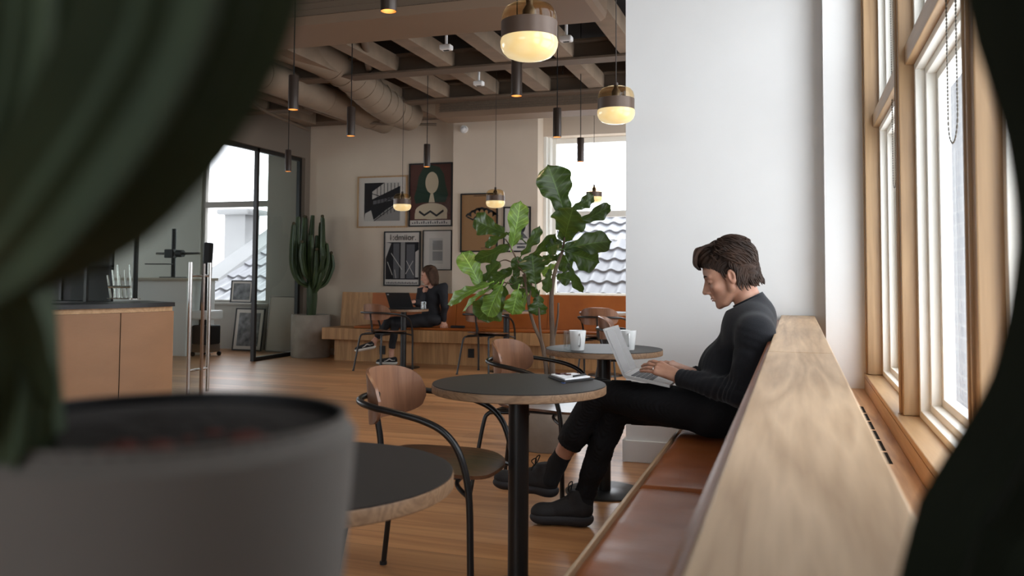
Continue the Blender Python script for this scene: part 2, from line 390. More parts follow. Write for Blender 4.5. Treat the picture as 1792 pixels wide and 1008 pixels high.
# back wall with its window opening, and the side room's window
b = MB()
b.box(-6.61, -3.1, 10.65, 11.0, 0, CEIL); b.box(-3.1, -1.15, 10.65, 11.0, 0, 0.86); b.box(-3.1, -1.15, 10.65, 11.0, 2.93, CEIL); b.box(-1.15, 0.66, 10.65, 11.0, 0, CEIL)
struct('wall_back', b, M_cream)
struct('wall_pillar', MB().box(-4.26, -3.1, 10.4, 10.648, 0, CEIL), M_cream)
b = MB(); b.box(-7.42, -6.62, 10.93, 11.1, 0, CEIL); b.box(-11.5, -8.64, 10.93, 11.1, 0, CEIL); b.box(-8.64, -7.42, 10.93, 11.1, 0, 0.69); b.box(-8.64, -7.42, 10.93, 11.1, 3.2, CEIL)
struct('wall_back_side', b, M_grey)
b = MB(); b.box(-11.5, -11.4, -5.1, 10.93, 0, 0.8); b.box(-11.5, -11.4, -5.1, 10.93, 3.0, CEIL); b.box(-11.5, -11.4, -5.1, 3.0, 0.8, 3.0); b.box(-11.5, -11.4, 9.6, 10.93, 0.8, 3.0); b.box(-11.5, -11.4, 6.2, 6.5, 0.8, 3.0); struct('wall_left', b, M_grey)  # window openings in this wall are added to brighten the side room
# bulkhead above the glazed partition, nearer solid wall of the left side
b = MB(); b.box(-6.70, -6.56, 4.0, 10.649, 2.76, CEIL); b.box(-6.70, -6.56, 10.52, 10.649, 0, 2.76)
struct('wall_bulkhead', b, mat('bulkhead_paint', rgb(116, 104, 92), 0.9))
struct('wall_left_near', MB().box(-6.70, -6.56, -5.1, 4.0, 0, CEIL), M_grey)
# white wall behind the man
struct('wall_center', MB().box(-0.985, 0.466, 5.2, 5.55, 0, CEIL), M_white)
b = MB(); b.box(-1.003, -0.5, 5.182, 5.2, 0, 0.13, 0.004); b.box(-1.003, -0.985, 5.182, 5.56, 0, 0.13)
struct('baseboard_center', b, M_white)
struct('baseboard_back', MB().box(-6.55, -5.87, 10.632, 10.65, 0, 0.09), M_white)
struct('trim_pilaster', MB().box(0.157, 0.466, 5.056, 5.199, 0, CEIL), M_white)
# window wall on the right: solid below the sill and above the windows
b = MB(); b.box(0.466, 0.66, -5.2, 10.65, 0, 0.585); b.box(0.466, 0.66, -5.2, 10.65, 3.37, CEIL); b.box(0.467, 0.66, 5.056, 5.9, 0.585, 3.37); b.box(0.466, 0.66, 10.2, 10.65, 0.585, 3.37); b.box(0.466, 0.66, -5.2, 0.66, 0.585, 3.37)  # unseen stretch beside the camera kept solid to darken the foreground plants
struct('wall_right', b, M_white)
struct('baseboard_right', MB().box(0.35, 0.466, -5.1, 5.055, 0.0, 0.578), M_pineY)
struct('trim_window_sill', MB().box(0.35, 0.536, -5.1, 5.055, 0.579, 0.602, 0.004), M_pineY)
def window(name, y0, y1, zt=3.37):
    w_ = struct(name, MB().box(0.402, 0.466, y0, y1, 1.925, 2.0, 0.003), M_pineY)
    s = MB()
    for (za, zb) in ((0.602, 1.925), (2.0, zt)):
        for k, (xa, xb, t) in enumerate(((0.433, 0.466, 0.033), (0.466, 0.501, 0.064), (0.501, 0.530, 0.099))):
            s.box(xa, xb, y0, y0+t, za, zb, 0.002); s.box(xa, xb, y1-t, y1, za, zb, 0.002); s.box(xa, xb, y0+t, y1-t, za, za+t*0.8, 0.002); s.box(xa, xb, y0+t, y1-t, zb-t*0.8, zb, 0.002)
    s.build('sash', M_sash, w_)
    g = MB(); g.box(0.513, 0.517, y0+0.06, y1-0.06, 0.63, 1.90); g.box(0.513, 0.517, y0+0.06, y1-0.06, 2.03, zt-0.03); g.build('pane', M_glass, w_)
    return w_
PO = [4.95, 3.53, 2.11, 0.665]; PE = [5.055, 3.646, 2.25, 0.80]
for i in range(3): window('window_%d' % (i+1), PE[i+1], PO[i])
for i in range(4):
    p_ = MB().box(0.379 if i else 0.361, 0.466, PO[i], PE[i], 0.603, 3.37, 0.004)
    for q in (0.3, 0.62): p_.box(0.372 if i else 0.354, 0.384, PO[i]+(PE[i]-PO[i])*q, PO[i]+(PE[i]-PO[i])*q+0.013, 0.603, 3.37, 0.002)
    struct('trim_post', p_, M_pine)
for i, (y0, y1) in enumerate(((5.9, 7.3), (7.35, 8.75), (8.8, 10.2))): window('window_%d' % (i+4), y0, y1)
# back window
b = MB()
for (x0, x1, z0, z1) in ((-3.1, -2.985, 0.86, 2.93), (-1.26, -1.15, 0.86, 2.93), (-2.985, -1.26, 2.86, 2.93), (-2.985, -1.26, 0.86, 0.90), (-2.985, -1.26, 1.885, 1.965)): b.box(x0, x1, 10.86, 10.92, z0, z1, 0.004)
b.box(-3.1, -3.06, 10.66, 10.86, 0.86, 2.93); b.box(-3.06, -3.03, 10.74, 10.86, 0.86, 2.93, 0.003)
w9 = struct('window_7', b, M_sash); MB().box(-2.985, -1.26, 10.888, 10.892, 0.9, 2.86).build('pane', M_glass, w9)
b = MB()
for (x0, x1, z0, z1) in ((-8.64, -8.58, 0.69, 3.2), (-7.48, -7.42, 0.69, 3.2), (-8.58, -7.48, 0.69, 0.73), (-8.58, -7.48, 2.13, 2.22), (-8.58, -7.48, 3.12, 3.2)): b.box(x0, x1, 10.97, 11.04, z0, z1, 0.004)
b.box(-8.70, -7.36, 10.86, 10.97, 0.66, 0.69, 0.003)
w10 = struct('window_8', b, M_grey); MB().box(-8.58, -7.48, 11.0, 11.004, 0.73, 3.12).build('pane', M_glass, w10)

# ---------------- ceiling structure
b = MB()
for i in range(12):
    x = -6.3+i*0.60
    for ya, yb in ((2.45, 4.80), (4.90, 7.68), (7.77, 9.01), (9.10, 10.09)): b.box(x, x+0.16, ya, yb, 3.145, 3.30)
struct('trim_joists', b, M_joist)
b = MB()
for i in range(5):
    x = -5.9+i*1.2; b.box(x-0.23, x+0.19, 7.78+0.3*(i % 3), 8.2+0.3*(i % 3), 3.302, 3.32); b.box(x+0.37, x+0.79, 5.2, 6.9, 3.302, 3.32)
struct('trim_ceiling_panels', b, M_joist)
def ibeam(Y, z0, z1, fw=0.20):
    b = MB(); b.box(-6.55, 0.4, Y-fw/2, Y+fw/2, z0, z0+0.02); b.box(-6.55, 0.4, Y-0.008, Y+0.008, z0+0.02, z1-0.02); b.box(-6.55, 0.4, Y-fw/2, Y+fw/2, z1-0.02, z1)
    tag(b.build('steel_beam', M_beam), kind='structure')
for Y, z0 in ((2.4, 3.12), (4.85, 3.12), (7.72, 3.12), (9.05, 3.12)): ibeam(Y, z0, 3.31)
struct('trim_bulkhead_back', MB().box(-6.55, 0.4, 10.1, 10.399, 3.18, CEIL), M_beam)
def ac_unit(x0, x1, y0, y1, z0, z1, label):
    t = thing('ceiling_air_unit', label, 'air unit', ((x0+x1)/2, (y0+y1)/2, z1))
    pts = [(x0, z0+0.05), (x0+0.02, z0), (x1-0.045, z0), (x1-0.012, z0+0.02), (x1, z0+0.06), (x1, z1), (x0, z1)]
    MB().poly([(p[0], y0, p[1]) for p in pts], (0, y1-y0, 0)).build('casing', M_unit, t)
    g = MB(); g.box(x0+0.06, x1-0.18, y0-0.006, y0+0.001, z0+0.07, z1-0.05)
    n = 5
    for k in range(n+1):
        z = z0+0.07+(z1-z0-0.12)*k/n; g.box(x0+0.05, x1-0.17, y0-0.012, y0-0.005, z-0.003, z+0.003)
    g.build('grille', mesh_mat(), t)
    for x in (x0+0.3, (x0+x1)/2, x1-0.3): MB().cyl((x, (y0+y1)/2, z1), (x, (y0+y1)/2, 3.52), 0.006, n=6).build('hanger_rod', M_steel, t)
def mesh_mat():
    if 'perforated' in _mc: return _mc['perforated']
    m = mat('perforated', rgb(92, 78, 64), 0.7); nt = m.node_tree; p = nt.nodes['Principled BSDF']; N = nt.nodes.new; L = nt.links.new
    tc = N('ShaderNodeTexCoord'); v = N('ShaderNodeTexVoronoi'); v.inputs['Scale'].default_value = 70; v.inputs['Randomness'].default_value = 0.15; L(tc.outputs['Object'], v.inputs['Vector'])
    r = N('ShaderNodeValToRGB'); r.color_ramp.elements[0].position = 0.28; r.color_ramp.elements[1].position = 0.36
    r.color_ramp.elements[0].color = rgb(26, 21, 17); r.color_ramp.elements[1].color = rgb(104, 88, 72); L(v.outputs['Distance'], r.inputs[0]); L(r.outputs[0], p.inputs['Base Color'])
    return m
ac_unit(-4.6, -1.27, 5.44, 5.98, 2.95, 3.3, 'long beige ceiling unit with a perforated grille, nearest the camera at the top')
ac_unit(-3.98, -1.0, 9.15, 9.5, 2.95, 3.2, 'long beige ceiling unit with a dark grille, hanging in front of the back wall')
# wrapped ducts
t = thing('ventilation_duct', 'pale wrapped round duct bending down under the ceiling beside the far air unit', 'duct', (-4.4, 8.2, 3.3))
pr = [(cos(2*pi*k/20), sin(2*pi*k/20)) for k in range(20)]
path = [(-4.75, 6.1, 3.32), (-4.62, 6.7, 3.32), (-4.5, 7.3, 3.3), (-4.44, 7.9, 3.24), (-4.46, 8.5, 3.12), (-4.48, 9.0, 3.07), (-4.48, 9.5, 3.07)]
MB().tube(path, 0.185, prof=pr, smooth=5).build('duct_body', M_duct, t, smooth=True)
for k in range(9):
    b = MB(); y = 7.6+k*0.2; f = [q for q in path]
    for a, c in zip(path, path[1:]):
        if a[1] <= y < c[1]:
            s_ = (y-a[1])/(c[1]-a[1]); pt = Vector(a).lerp(Vector(c), s_); dd = (Vector(c)-Vector(a)).normalized()
            b.tube([pt-dd*0.006, pt+dd*0.006], 0.190+0.004*(k % 2), n=24)
    b.build('strap', M_duct, t, smooth=True)
t = thing('ventilation_duct', 'straight pale duct running beneath the bent wrapped duct', 'duct', (-4.95, 8, 3.15))
MB().tube([(-5.02, 6.1, 3.10), (-5.02, 9.9, 3.10)], 0.16, n=24).build('duct_body', M_duct, t, smooth=True)
for y in (6.0, 7.2, 8.4, 9.5): MB().tube([(-5.02, y-0.012, 3.10), (-5.02, y+0.012, 3.10)], 0.166, n=24).build('joint_ring', M_duct, t, smooth=True)
def pipe(label, pts, r, m=None, sm=4, cat='pipe'):
    o = MB().tube(pts, r, n=10, smooth=sm).build('ceiling_pipe', m or M_beam, smooth=True); tag(o, label, cat); return o
pipe('thick beige pipe running diagonally under the dark joists', [(-3.25, 5.95, 3.2), (-4.2, 7.95, 3.2)], 0.035, sm=0)
pipe('thin beige conduit bending twice in front of the left bulkhead', [(-5.75, 8.1, 3.4), (-5.75, 8.1, 3.12), (-5.75, 8.25, 3.0), (-5.95, 9.6, 2.98)], 0.02)
pipe('thin beige conduit beside the twice-bent one, turning right under the ducts', [(-5.25, 8.0, 3.4), (-5.25, 8.02, 3.12), (-5.2, 8.35, 3.0), (-5.0, 9.3, 2.98), (-4.2, 9.7, 2.98)], 0.018)
for k, x in enumerate((-5.35, -5.52, -5.68)):
    pipe(['beige service pipe closest to the straight duct', 'beige service pipe in the middle of three beside the ducts', 'beige service pipe furthest left of three beside the ducts'][k], [(x, 5.0, 3.2-0.03*k), (x, 9.2, 3.2-0.03*k)], 0.05, sm=0)
pipe('thin conduit crossing the ceiling between the two steel beams', [(-6.3, 8.2, 3.3), (0.2, 8.15, 3.3)], 0.018, sm=0)
def detector(px, z, label):
    p = atZ(*px, z); t = thing('ceiling_detector', label, 'detector', (p.x, p.y, z+0.05), 'small white boxes fixed among the joists')
    MB().box(p.x-0.05, p.x+0.05, p.y-0.04, p.y+0.04, z, z+0.045, 0.012).build('casing', M_white, t); MB().box(p.x-0.025, p.x+0.025, p.y-0.012, p.y+0.012, z-0.004, z+0.002, 0.002).build('lens', M_blackm, t)
    MB().cyl((p.x, p.y, z+0.045), (p.x, p.y, 3.31), 0.012, n=8).build('stem', M_white, t)
detector((781, 88), 3.0, 'small white box on a stem left of the large lit pendant'); detector((991, 73), 3.0, 'small white box on a stem right of the large lit pendant')
detector((838, 150), 3.02, 'small white box on a stem above the far air unit')
t = thing('smoke_detector', 'small white round detector high on the pillar', 'detector', (-4.104, 10.4, 3.03))
MB().cyl((-4.104, 10.4, 3.03), (-4.104, 10.36, 3.03), 0.05).build('base', M_white, t, smooth=True); MB().ball((-4.09, 10.33, 3.02), 0.035, 12).build('head', M_white, t, smooth=True)

# ---------------- glazed partition and open door leaf
t = thing('glass_partition', 'fixed glass pane in a black steel frame beside the potted cactus', 'partition', (-6.63, 10.0, 0))
tag(t, kind='structure'); t.name = 'wall_glass'
b = MB(); b.box(-6.66, -6.61, 9.46, 9.51, 0, 2.76); b.box(-6.66, -6.61, 10.46, 10.51, 0, 2.76); b.box(-6.66, -6.61, 9.51, 10.46, 0, 0.05); b.box(-6.66, -6.61, 6.4, 10.46, 2.71, 2.76); b.build('frame', M_black, t)
MB().box(-6.638, -6.632, 9.51, 10.46, 0.05, 2.71).build('pane', M_glassd, t)
LY = 6.47
t = thing('door_1', None, None, (-6.6, LY, 0)); tag(t, kind='structure'); del_ = [t.pop(k) for k in ('label', 'category') if k in t]
MB().box(-6.58, -5.07, LY-0.005, LY+0.005, 0.02, 2.68).build('glass_leaf', M_glassd, t)
MB().box(-5.075, -5.055, LY-0.012, LY+0.012, 0.02, 1.21).build('lock_stile', M_steel, t)
for s_ in (-1, 1):
    y = LY+s_*0.13; hb = MB().cyl((-5.10, y, 0.05), (-5.10, y, 1.22), 0.017)
    for z in (0.26, 1.10): hb.cyl((-5.10, LY, z), (-5.10, y, z), 0.011)
    hb.build('door_handle', M_steel, t, smooth=True)

# ---------------- outside: roofs, chimney, street facade
def tile_mat():
    m = mat('glazed_tiles', rgb(86, 86, 90), 0.35, noise=0.12, nscale=3); return m
def roof(name, x0, x1, y0, z0, y1, z1, tw, rows, label):
    nxp = int((x1-x0)/tw)*8; B = MB(); bm = B.bm; V = []
    n = Vector((0, -(z1-z0), (y1-y0))).normalized(); rr = []
    for r in range(rows):
        for e in (0, 1):
            tt = (r+e*0.985)/rows; lift = 0.035*(1-e); row = []
            for i in range(nxp+1):
                x = x0+(x1-x0)*i/nxp; ph = ((x-x0)/tw) % 1; hgt = 0.045*(0.5+0.5*cos(2*pi*ph))**1.3
                p = Vector((x, y0+(y1-y0)*tt, z0+(z1-z0)*tt))+n*(hgt+lift); row.append(bm.verts.new(p))
            rr.append(row)
    for a, c in zip(rr, rr[1:]):
        for i in range(nxp): bm.faces.new((a[i], a[i+1], c[i+1], c[i]))
    o = B.build(name, tile_mat(), smooth=True, angle=50); tag(o, label, 'roof'); return o
roof('tiled_roof', -4.2, 0.4, 12.2, 0.45, 14.2, 1.72, 0.24, 7, 'grey pantiled roof outside the back window, lower of the two')
roof('tiled_roof', -4.6, 0.6, 15.4, 1.75, 17.0, 2.45, 0.26, 4, 'grey pantiled roof higher behind, seen just below the back window crossbar')
M_render = mat('pale_render', rgb(112, 112, 112), 0.9, noise=0.04, nscale=2)
tag(MB().box(-4.6, 0.6, 14.2, 15.4, 1.2, 1.74).build('parapet', M_render), 'pale flat parapet between the two tiled roofs', 'parapet')
roof('tiled_roof', -10.05, -6.2, 12.0, 0.35, 15.6, 1.95, 0.24, 7, 'grey pantiled roof seen through the glazed partition with a chimney')
t = thing('chimney', 'pale chimney with a flared cap at the top of the left roof', 'chimney', (-11.0, 15.3, 1.6))
MB().box(-11.25, -10.75, 15.0, 15.5, -0.12, 2.35).build('stack', M_render, t); MB().box(-11.4, -10.6, 14.9, 15.6, 2.35, 2.47, 0.04).build('cap', M_render, t)
b = MB(); b.poly([(-10.6, 12.0, 0.3), (-10.1, 12.0, 0.3), (-10.1, 15.6, 1.98), (-10.6, 15.6, 1.98)], (0, -0.05, 0.09)); o = b.build('roof_flashing', M_render); tag(o, 'pale sloping verge flashing along the left roof edge', 'flashing')
def brick_mat():
    m = mat('street_brick', rgb(170, 166, 160), 0.9); nt = m.node_tree; N = nt.nodes.new; L = nt.links.new
    tc = N('ShaderNodeTexCoord'); mp = N('ShaderNodeMapping'); mp.inputs['Rotation'].default_value = (pi/2, 0, pi/2); L(tc.outputs['Object'], mp.inputs[0])
    sx = N('ShaderNodeSeparateXYZ'); L(tc.outputs['Object'], sx.inputs[0]); cx = N('ShaderNodeCombineXYZ'); L(sx.outputs['Y'], cx.inputs[0]); L(sx.outputs['Z'], cx.inputs[1])
    br = N('ShaderNodeTexBrick'); br.inputs['Scale'].default_value = 1; br.inputs['Brick Width'].default_value = 0.9; br.inputs['Row Height'].default_value = 0.42; br.inputs['Mortar Size'].default_value = 0.03
    br.inputs['Color1'].default_value = rgb(74, 77, 84); br.inputs['Color2'].default_value = rgb(84, 85, 90); br.inputs['Mortar'].default_value = rgb(100, 100, 102)
    L(cx.outputs[0], br.inputs['Vector']); L(br.outputs['Color'], nt.nodes['Principled BSDF'].inputs['Base Color']); return m
tag(MB().box(5.2, 9, 12.0, 33, -6, 7.8).build('street_building', brick_mat()), 'pale brick building across the street outside the right windows', 'building')
# ================================================================ benches, counter, tables, chairs
def leather_mat(name, c1, c2):
    m = mat(name, c1, 0.33, col2=c2, nscale=5, bump=0.25, bscale=7, spec=0.45, stretch=(1, 1.6, 1)); return m
M_leather = leather_mat('tan_leather', rgb(150, 84, 44), rgb(164, 95, 52))
M_leatherb = mat('cognac_leather', rgb(150, 78, 22), 0.45, col2=rgb(172, 94, 32), nscale=3, bump=0.1, bscale=8)
def walnut(): return wood('walnut_ply', rgb(108, 72, 52), rgb(148, 106, 80), 'Z', 2.0, 0.3, ring=0.8, bump=0.02)
M_wal = walnut()
M_walH = wood('walnut_seat', rgb(62, 38, 24), rgb(112, 74, 50), 'X', 2.0, 0.3, ring=1.4, bump=0.02)
# --- man's bench
Y0, Y1 = 0.95, 5.178
t = thing('window_bench', 'long oak bench with tan leather cushions built against the window ledge', 'bench', (-0.28, 3, 0))
MB().box(-0.486, -0.082, Y0, Y1, 0.0, 0.40, 0.003).build('base', M_oakX, t)
MB().box(-0.498, -0.487, Y0, Y1, 0.34, 0.450, 0.003).build('front_rail', M_oak, t)
def cushion(y0, y1):
    B = MB()
    def f(u, v):
        x = -0.485+0.377*u; y = y0+(y1-y0)*v
        e = min(1, min(u, 1-u)*0.377/0.03); g = min(1, min(v, 1-v)*(y1-y0)/0.03); k = sqrt(max(0, 1-(1-e)**2))*sqrt(max(0, 1-(1-g)**2))
        wr = 0.0022*sin(y*19+2*sin(x*9)+3*u)*sin(x*14+1.2)+0.0007*sin(y*47+6*x)*sin(y*13)
        return (x, y, 0.425+0.034*k+wr*k)
    nu, nv = 26, 60; top = [[B.bm.verts.new(f(i/nu, j/nv)) for j in range(nv+1)] for i in range(nu+1)]
    for i in range(nu):
        for j in range(nv): B.bm.faces.new((top[i][j], top[i+1][j], top[i+1][j+1], top[i][j+1]))
    ring = [top[i][0] for i in range(nu+1)]+[top[nu][j] for j in range(1, nv+1)]+[top[i][nv] for i in range(nu-1, -1, -1)]+[top[0][j] for j in range(nv-1, 0, -1)]
    low = [B.bm.verts.new((q.co.x, q.co.y, 0.401)) for q in ring]
    for i in range(len(ring)): B.bm.faces.new((ring[i], ring[(i+1) % len(ring)], low[(i+1) % len(ring)], low[i]))
    B.bm.faces.new(low)
    return B.build('seat_cushion', M_leather, t, smooth=True, angle=60)
for a, c in ((0.96, 1.45), (1.452, 2.712), (2.714, 3.974), (3.976, 5.17)): cushion(a, c)
bp = MB(); bp.box(-0.106, -0.0825, -1.4, Y1, 0.40, 0.872, 0.009); bp.build('backrest', M_leather, t)
# --- ledge along the window
t = thing('window_ledge', 'broad pale oak ledge running along behind the man\'s bench', 'ledge', (0.01, 2.5, 0))
b = MB(); b.box(-0.081, 0.102, -1.4, 2.62, 0.865, 0.900, 0.004); b.box(-0.081, 0.102, 2.621, 5.178, 0.865, 0.900, 0.004); b.build('top_board', M_oak, t)
MB().box(-0.075, 0.10, -1.4, 5.178, 0.0, 0.864).build('base', M_oakX, t)
# --- low deck between the ledge and the window, with a slotted vent
t = thing('radiator_cover', 'low oak board with dark vent slots between ledge and window', 'radiator cover', (0.2, 2, 0.5))
MB().box(0.1015, 0.349, -1.4, 5.054, 0.475, 0.515, 0.002).build('board', M_deck, t)
y = 3.05
for k in range(6):
    MB().box(0.275, 0.294, y, y+0.19, 0.513, 0.5162).build('vent_slot', M_dark, t); y += 0.222
# --- back bench
t = thing('banquette', 'long oak bench with a cognac leather back along the far wall', 'bench', (-3, 10, 0))
MB().box(-5.75, -0.4, 10.0, 10.398, 0, 0.28).build('plinth', M_oakX, t)
MB().box(-5.86, -0.4, 9.86, 10.399, 0.281, 0.43, 0.004).build('seat_box', M_oakX, t)
b = MB().box(-5.42, -0.5, 9.90, 10.28, 0.431, 0.462, 0.012); b.build('seat_cushion', M_leatherb, t)
b = MB().poly([(-5.84, 10.30, 0.431), (-5.84, 10.399, 0.431), (-5.84, 10.399, 0.885), (-5.84, 10.35, 0.885)], (5.44, 0, 0)); b.build('back_panel', M_oakX, t)
for k in range(4):
    x0 = -5.37+k*1.22; b = MB().poly([(x0, 10.275, 0.463), (x0, 10.305, 0.463), (x0, 10.349, 0.878), (x0, 10.325, 0.878)], (1.214, 0, 0)); b.build('back_cushion', M_leatherb, t)
# wall sockets on the bench plinth
for p in (-3.83, -5.05):
    b = MB().box(p-0.04, p+0.04, 9.985, 9.9995, 0.10, 0.21, 0.004)
    tag(b.build('floor_socket', M_blackm), 'black socket box on the bench plinth ' + ('left of the fig plant' if p > -4 else 'behind the woman\'s table leg'), 'socket')
# --- curved counter
M_ribs = mat('ribbed_oak', rgb(172, 128, 92), 0.5, noise=0.08, nscale=1.5, stretch=(1, 1, 3))
nt = M_ribs.node_tree; wv = nt.nodes.new('ShaderNodeTexWave'); wv.bands_direction = 'Z'; wv.inputs['Scale'].default_value = 38; wv.inputs['Distortion'].default_value = 0.6
tc_ = nt.nodes.new('ShaderNodeTexCoord'); nt.links.new(tc_.outputs['Object'], wv.inputs[0]); bq = nt.nodes.new('ShaderNodeBump'); bq.inputs['Strength'].default_value = 0.2; bq.inputs['Distance'].default_value = 0.003
nt.links.new(wv.outputs['Fac'], bq.inputs['Height']); nt.links.new(bq.outputs[0], nt.nodes['Principled BSDF'].inputs['Normal'])
def arc(n, off, a0=0.0, a1=1.0):
    A = Vector((-5.03, 6.05)); B_ = Vector((-5.95, 4.3)); out = []
    d = B_-A; nn = Vector((-d.y, d.x)).normalized(); nn = -nn if nn.dot(Vector((1, 0))) < 0 else nn
    for i in range(n+1):
        s = a0+(a1-a0)*i/n; p = A+d*s+nn*(0.22*4*s*(1-s)+off*1.0); out.append((p.x, p.y))
    return out
def slab(o1, o2, z0, z1): return MB().prism(arc(24, o1)+list(reversed(arc(24, o2))), z0, z1)
t = thing('service_counter', 'curved oak service counter with ribbed front and dark worktop', 'counter', (-5.7, 5.3, 0))
slab(0.0, -0.55, 0.0, 0.80).build('body', M_ribs, t); slab(-0.03, -0.55, 0.801, 0.84).build('upper_band', wood('light_oak', rgb(196, 150, 104), rgb(226, 184, 138), 'X', 1, 0.5), t)
slab(0.02, -0.58, 0.841, 0.875).build('worktop', M_black, t)
a1_ = arc(24, 0.002); MB().box(a1_[6][0]-0.002, a1_[6][0]+0.002, a1_[6][1]-0.002, a1_[6][1]+0.002, 0.02, 0.8).build('panel_joint', M_dark, t)

# --- round tables
M_ttop = mat('dark_laminate', rgb(46, 42, 39), 0.5, noise=0.04, nscale=30, spec=0.4)
M_tedge = wood('ply_edge', rgb(108, 80, 56), rgb(150, 118, 88), 'X', 3, 0.5)
def table(x, y, label, h=0.74, R=0.305, Rb=0.2, ped=0.036, group=None):
    t = thing('round_table', label, 'table', (x, y, 0), group)
    MB().lathe([(0, h), (R-0.003, h), (R, h-0.002), (R, h-0.004)] if False else [(0, h), (R-0.002, h), (R-0.002, h-0.0025), (0, h-0.0025)], (x, y, 0), n=96).build('table_top', M_ttop, t, smooth=True)
    MB().lathe([(0, h-0.003), (R-0.001, h-0.003), (R, h-0.006), (R, h-0.028), (R-0.003, h-0.030), (0, h-0.030)], (x, y, 0), n=96).build('table_edge', M_tedge, t, smooth=True)
    MB().lathe([(ped, 0.012), (ped, h-0.04), (0.10, h-0.036), (0.10, h-0.031), (0, h-0.031), (0, 0.012)], (x, y, 0), n=32).build('pedestal', M_black, t, smooth=True)
    MB().lathe([(0, 0.0), (Rb, 0.0), (Rb, 0.006), (Rb-0.006, 0.011), (0, 0.0115)], (x, y, 0), n=64).build('base', M_black, t, smooth=True)
    return t
table(-0.925, 2.885, 'round black-topped table with a notebook on it, in the middle of the picture')
table(-0.955, 4.43, 'round black-topped table with two white mugs, behind the open laptop')
table(-0.912, 1.44, 'round black-topped table at the bottom left, partly behind the grey planter')
table(-4.52, 9.50, 'small round table with the woman\'s laptop and a glass', h=0.712, R=0.30)
table(-3.22, 9.55, 'round table behind the fig leaves in front of the far bench', h=0.712, R=0.30)
table(-2.05, 9.60, 'round table at the far bench right of the fig trunk', h=0.712, R=0.30)

# --- armchairs with one bent tube ring
def chair(label, group):
    t = thing('armchair', label, 'chair', (0, 0, 0), group); r = 0.0105
    half = [(0.215, 0.25, 0.0), (0.212, 0.25, 0.22), (0.205, 0.252, 0.42), (0.175, 0.256, 0.54), (0.125, 0.258, 0.605), (0.05, 0.257, 0.64), (-0.05, 0.25, 0.66), (-0.15, 0.228, 0.672), (-0.225, 0.165, 0.678), (-0.258, 0.08, 0.68), (-0.263, 0, 0.68)]
    ringp = [(x, -y, z) for x, y, z in half]+[(x, y, z) for x, y, z in reversed(half[:-1])]
    MB().tube(ringp, r+0.001, n=12, smooth=5).build('arm_ring', M_black, t, smooth=True)
    for s_ in (-1, 1):
        MB().tube([(-0.30, s_*0.21, 0.0), (-0.27, s_*0.19, 0.20), (-0.243, s_*0.172, 0.37), (-0.225, s_*0.160, 0.415), (-0.18, s_*0.145, 0.424), (-0.02, s_*0.10, 0.424)], r, n=12, smooth=5).build('leg', M_black, t, smooth=True)
        MB().cyl((-0.30, s_*0.21, 0.0), (-0.30, s_*0.21, 0.012), 0.014, n=12).build('foot_cap', M_blackm, t)
        MB().cyl((0.215, s_*0.25, 0.0), (0.215, s_*0.25, 0.012), 0.014, n=12).build('foot_cap', M_blackm, t)
    MB().tube([(-0.05, 0, 0.434), (-0.17, 0, 0.434), (-0.212, 0, 0.46), (-0.225, 0, 0.54), (-0.252, 0, 0.68)], 0.0115, n=12, smooth=5).build('back_support', M_black, t, smooth=True)
    b = MB(); b.box(-0.19, 0.14, -0.15, 0.15, 0.432, 0.442, 0.003)
    b.build('seat_plate', M_black, t)
    b = MB()
    b.tube([(0.205, -0.252, 0.405), (0.15, -0.2, 0.424), (0.12, -0.10, 0.4255), (0.12, 0.10, 0.4255), (0.15, 0.2, 0.424), (0.205, 0.252, 0.405)], 0.008, n=8, smooth=4)
    b.build('cross_bar', M_black, t, smooth=True)
    def seat(u, v):
        a = 2*pi*v; ca, sa = cos(a), sin(a); n_ = 3.2
        rr = (abs(ca)**n_+abs(sa)**n_)**(-1/n_); x = 0.012+0.215*rr*ca*u; yy = (0.215-0.02*(ca < 0)*abs(ca))*rr*sa*u
        z = 0.452+0.010*u*u - 0.022*max(0, x/0.22)**3 + 0.012*max(0, -x/0.2)**2
        return (x, yy, z)
    B = MB(); nu, nv = 10, 64
    up = [[B.bm.verts.new(Vector(seat(max(i, 0.001)/nu, j/nv))+Vector((0, 0, 0.006))) for j in range(nv)] for i in range(1, nu+1)]
    dn = [[B.bm.verts.new(Vector(seat(i/nu, j/nv))-Vector((0, 0, 0.006))) for j in range(nv)] for i in range(1, nu+1)]
    cu = B.bm.verts.new(Vector(seat(0, 0))+Vector((0, 0, 0.006))); cd = B.bm.verts.new(Vector(seat(0, 0))-Vector((0, 0, 0.006)))
    for j in range(nv):
        k = (j+1) % nv; B.bm.faces.new((cu, up[0][j], up[0][k])); B.bm.faces.new((cd, dn[0][k], dn[0][j])); B.bm.faces.new((up[-1][j], dn[-1][j], dn[-1][k], up[-1][k]))
        for i in range(nu-1): B.bm.faces.new((up[i][j], up[i+1][j], up[i+1][k], up[i][k])); B.bm.faces.new((dn[i][j], dn[i][k], dn[i+1][k], dn[i+1][j]))
    B.build('seat', M_walH, t, smooth=True)
    def back(u, v):
        a = (u*2-1); ang = a*radians(57); e = (max(0.0, 1-abs(a)**3.4))**0.5
        R = 0.245; hh = 0.016+0.072*e; z = 0.682+(v*2-1)*hh+0.012*(v > 0.5)*e-0.01*a*a
        x = -0.015-R*cos(ang)-0.13*(z-0.67)*0.6; y = R*sin(ang)*1.0
        return (x+0.018, y, z)
    MB().shell(back, 30, 12, 0.011).build('backrest', M_wal, t, smooth=True, angle=50)
    b = MB(); b.cyl((-0.24, 0, 0.68), (-0.2295, 0, 0.68), 0.011, n=14); b.build('bolt', M_black, t)
    return t
c0 = chair('walnut armchair with black tube frame at the middle table, nearest the camera', 'walnut armchairs around the cafe tables')
c0.location = (-1.215, 2.845, 0)
